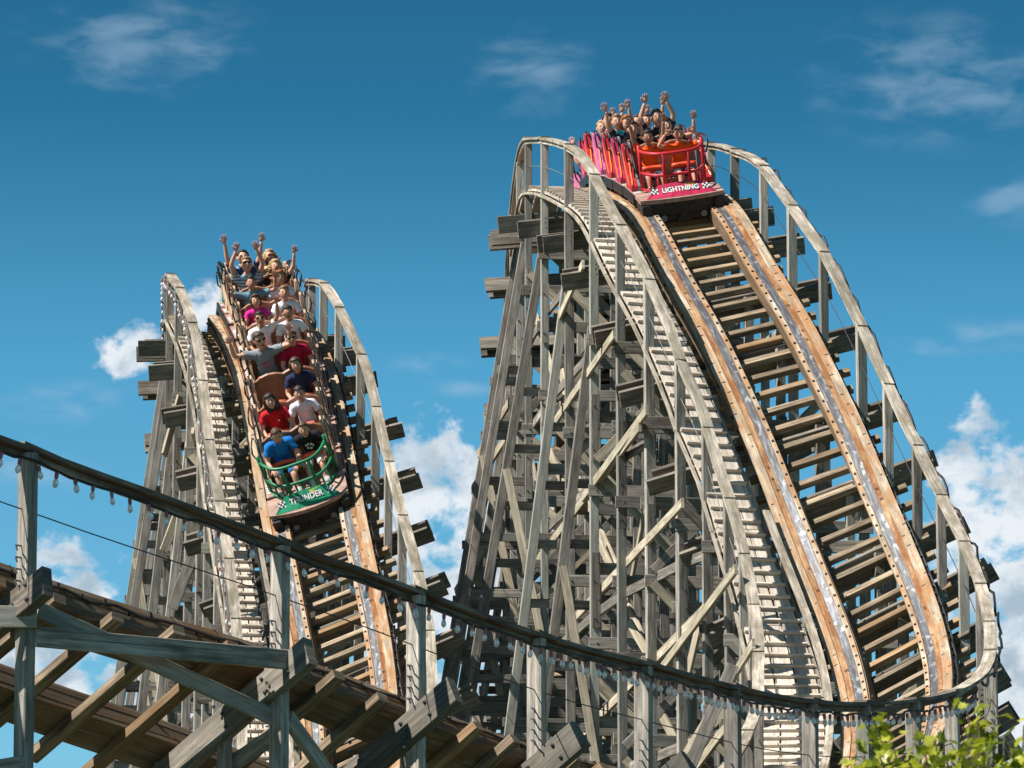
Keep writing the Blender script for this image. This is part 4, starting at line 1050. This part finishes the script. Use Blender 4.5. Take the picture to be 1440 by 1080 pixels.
rt(0, -1, 'holdf', (.015, .16, .48), 'boy in a bright blue t-shirt and blue shorts looking down in the front row', hairs=('brown', 'short'), shorts=(.02, .11, .28), lean=.25, look=(.1, .45), k=1.08)
rt(0, 1, 'holdf', BLK, 'smiling boy in a black printed t-shirt and pale shorts in the front row', hairs=('brown', 'short'), shorts=(.55, .52, .45), look=(-.1, .1), prt=((.7, .7, .7), [(-.06, .03, .025, .04), (-.02, .04, .02, .05), (.03, .03, .03, .04), (.06, 0, .02, .05), (-.04, -.03, .03, .03), (.01, -.05, .05, .03)]))
rt(1, -1, 'hold', (.52, .02, .03), 'long-haired woman in a bright red t-shirt with a small white chest logo', hairs=('dark', 'long'), look=(.15, 0), prt=((.8, .75, .75), [(.055, .03, .035, .025)]))
rt(1, 1, 'hold', (.72, .66, .74), 'dark-haired boy in a pale lilac-white t-shirt behind the boy in black', hairs=('dark', 'cap'), look=(-.05, .12))
rt(2, 1, 'hold', (.025, .035, .075), 'woman with tied-back dark hair in a navy t-shirt beside an empty seat', hairs=('brown', 'bob'), look=(.05, 0))
rt(3, -1, 'wide', (.24, .27, .30), 'heavy man in a grey t-shirt with sunglasses and both arms raised', hairs=('brown', 'short'), glasses=True, lean=-.1, k=1.16, look=(.35, .15), sleeve=.45, prt=words((.45, .12, .14)))
rt(3, 1, 'hold', (.38, .012, .045), 'man in a crimson t-shirt and sunglasses behind the woman in navy', hairs=('brown', 'short'), glasses=True)
rt(4, -1, 'rightup', W, 'man with sunglasses in a white t-shirt raising one arm behind the man in grey', hairs=('dark', 'short'), skin=1, glasses=True, lean=.1)
rt(4, 1, 'hold', W, 'dark-haired boy in a white t-shirt with lettering across the chest', hairs=('dark', 'cap'), skin=1, prt=words((.1, .08, .25)))
rt(5, -1, 'hold', (.62, .03, .26), 'girl in a hot pink top with her dark hair blowing', hairs=('brown', 'bob'), k=.9, sleeve=.15)
rt(5, 1, 'hold', W, 'fair-haired woman in a white t-shirt with a round ball print', hairs=('tan', 'short'), prt=ring_print)
rt(6, -1, 'wide', (.14, .26, .33), 'dark-haired boy in a blue-grey shirt with both arms up in a V', hairs=('dark', 'cap'), skin=1, k=.95)
rt(6, 1, 'hold', (.70, .72, .82), 'woman with windblown auburn hair in a white sleeveless top', hairs=('red', 'curly'), sleeve=.1, k=1.0)
rt(7, -1, 'in', 'stripe', 'balding man in a striped blue-grey shirt and sunglasses with arms straight up', hairs=('tan', 'short'), glasses=True, k=1.12, sleeve=.5)
rt(7, 1, 'rightup', BLK, 'curly blond woman in a black top raising one fist', hairs=('blond', 'curly'), sleeve=.1)
rt(8, -1, 'up', (.03, .05, .11), 'man in a dark navy shirt with raised arms near the back', hairs=('dark', 'short'), k=1.12)
rt(8, 1, 'hold', (.45, .30, .20), 'rider with reddish curly hair and a tan top near the back', hairs=('red', 'curly'))
rt(9, -1, 'hold', (.10, .25, .45), 'rider in a blue shirt half hidden in the back rows', hairs=('brown', 'short'))
rt(9, 1, 'hold', (.55, .45, .35), 'blond rider with windblown hair at the top of the back rows', hairs=('blond', 'curly'))
OR = (.85, .10, .012)
rl(0, -1, 'up', OR, 'child in an orange t-shirt with both arms up behind the red cage', hairs=('dark', 'cap'), skin=2, k=.95)
rl(0, 1, 'face', OR, 'child in an orange t-shirt holding hands up to the face behind the red cage', hairs=('brown', 'cap'), k=.95, look=(0, .2))
rl(1, -1, 'hold', BLK, 'teenager in a black t-shirt behind the child with raised arms', hairs=('dark', 'cap'), k=1.02, lean=-.3, sleeve=.5)
rl(1, 1, 'wide', BLK, 'woman with long dark hair in a black top, mouth open and arms up', hairs=('dark', 'long'), k=1.0, sleeve=.3)
rl(2, -1, 'leftup', (.03, .03, .04), 'red-haired rider in a dark shirt with one arm straight up', hairs=('red', 'bob'), k=1.05)
rl(2, 1, 'in', (.03, .02, .03), 'dark-haired man with both hands joined high above his head', hairs=('dark', 'short'), k=1.12)
rl(3, -1, 'hold', (.02, .42, .42), 'smiling woman in a turquoise tank top with pulled-back hair', hairs=('tan', 'short'), sleeve=.0, k=1.05)
rl(3, 1, 'up', (.2, .2, .25), 'rider in a grey top with raised arms behind the joined hands', hairs=('brown', 'short'), k=1.0)
rl(4, -1, 'hold', (.30, .14, .12), 'dark-haired rider in a rust shirt behind the turquoise top', hairs=('dark', 'short'), k=1.08)
rl(4, 1, 'hold', (.2, .25, .4), 'rider in a slate blue shirt on the far side of the train', hairs=('brown', 'short'), k=1.0)
rl(5, -1, 'rightup', (.66, .70, .86), 'blond rider in a white-blue t-shirt with one arm up', hairs=('blond', 'short'), k=1.08)
rl(5, 1, 'up', (.3, .1, .1), 'rider in a maroon shirt with arms up in the middle rows', hairs=('dark', 'short'), k=1.0)
rl(6, -1, 'leftup', (.10, .12, .2), 'man in sunglasses with his left arm raised over the side', hairs=('brown', 'short'), glasses=True, k=1.1)
rl(7, -1, 'hold', (.35, .05, .10), 'reddish-haired rider crouching low behind the sunglasses', hairs=('red', 'short'))
rl(8, -1, 'hold', (.6, .6, .66), 'rider in a pale shirt leaning out beside the pink seat sides', hairs=('dark', 'short'))
rl(9, -1, 'hold', (.75, .35, .45), 'rider in a pink top at the tail of the red-fronted train', hairs=('dark', 'bob'), sleeve=.2)
build_people()
# ---------------------------------------------------------------- maple in the corner
def tree():
    bx = P(1420, 1200, 21.); root = thing('maple_tree', 'leafy yellow-green maple whose top twigs rise into the lower right corner', 'tree', (bx[0], bx[1], 0))
    rn = random.Random(5); top = P(1420, 1108, 21)
    m = MB(); m.tube([(bx[0], bx[1], -.2), (bx[0] + .05, bx[1], 1.2), (bx[0] - .03, bx[1] + .05, 2.6), tuple(top - ZUP * .5)], [.11, .085, .06, .03], 9); obj('trunk', m, M['bark'], root, True)
    tips = []
    targets = [P(1222,1050,20.5),P(1240,1030,20.9),P(1270,1062,20.6),P(1315,1040,20.9),P(1375,1015,20.8),P(1398,1048,20.6),P(1425,1045,20.7),P(1228,1012,20.6), P(1255,1045,20.8), P(1300,1050,20.5), P(1360,1000,20.9), P(1372,1030,21.), P(1412,1035,21.2), P(1440,1020,21), P(1330,1062,20.4), P(1390,1065,20.3), P(1450,1060,21.5), P(1215,1062,20.7), P(1475,1000,21), P(1290,1080,21.6), P(1345,1085,21.8), P(1420,1085,20.2)]
    for i in range(26):
        a = rn.uniform(0, 6.28); targets.append(top + np.array([math.cos(a) * rn.uniform(.3, 1.0), math.sin(a) * rn.uniform(.3, 1.1), rn.uniform(-.9, .1)]))
    bm = MB()
    for i, tg in enumerate(targets):
        z0 = rn.uniform(1.6, 3.0); st = np.array([bx[0], bx[1], z0]) + (top - np.array([bx[0], bx[1], 3.5])) * 0
        mid = st * .45 + tg * .55 + np.array([rn.uniform(-.1, .1), rn.uniform(-.1, .1), -.12])
        bm2 = MB(); bm2.tube([st, mid, tg], [.028, .014, .004], 5); obj('branch', bm2, M['bark'], root)
        tips.append((st, mid, tg))
    def leafm(s):
        # five-lobed maple leaf, slightly cupped
        out = []
        for k, (a, r) in enumerate(((-90, .12), (-60, .30), (-35, .55), (-18, .40), (5, .85), (22, .55), (40, .62), (58, .72), (72, .60), (90, 1.05), (108, .60), (122, .72), (140, .62), (158, .55), (175, .85), (198, .40), (215, .55), (240, .30))):
            t = math.radians(a); x, y = r * math.cos(t) * s, r * math.sin(t) * s + .15 * s; out.append((x, y, .14 * s * (abs(x) / s) ** 1.4 - .10 * s * (y / s) ** 2))
        m = MB(); m.v = [(0, .1 * s, 0)] + out; n = len(out)
        for i in range(n): m.face((0, 1 + i, 1 + (i + 1) % n), [(0, 0)] * 3)
        return m
    LM = [leafm(s).mesh('leaf', M['leaf']) for s in (.034, .042, .050)]
    cand = []
    for (st, mid, tg) in tips:
        for q in range(60):
            t = 1 - rn.random() ** 1.7 * .95; p = mid + (tg - mid) * t if rn.random() < .85 else st + (mid - st) * (.3 + .7 * t)
            cand.append(p + np.array([rn.gauss(0, .05), rn.gauss(0, .06), rn.gauss(-.02, .04)]))
    for q in range(900):      # body of the crown
        a = rn.uniform(0, 6.28); e = rn.uniform(0, 1) ** .5; z = rn.uniform(-1.6, .05)
        cand.append(top + np.array([math.cos(a) * e * 1.05, math.sin(a) * e * 1.1, z]))
    def vis(p): x, y, d = proj(p); return (x > 1180 and y < 1095 and x < 1460)
    cand.sort(key=lambda p: (not vis(p), proj(p)[2])); sm = MB()
    for i, p in enumerate(cand):
        eul = (rn.uniform(-.9, 1.5), rn.uniform(-.8, .8), rn.uniform(0, 6.28))
        if i < 300 - 4:
            o = bpy.data.objects.new('leaf', rn.choice(LM)); COL.objects.link(o); o.parent = root; o.location = p - WLOC[root.name]; o.rotation_euler = eul
        else:
            from mathutils import Euler
            R_ = np.array(Euler(eul).to_matrix()); l = leafm(rn.choice((.034, .042, .05))); b = len(sm.v)
            for v in l.v: sm.v.append(tuple(p + R_ @ np.array(v)))
            for f in l.f: sm.face(tuple(b + q for q in f), [(0, 0)] * len(f))
    obj('foliage', sm, M['leaf'], root, kind='stuff')
tree()
print('objects', len(bpy.data.objects), 'tris', sum(len(o.data.polygons) * 2 for o in bpy.data.objects if o.type == 'MESH'))
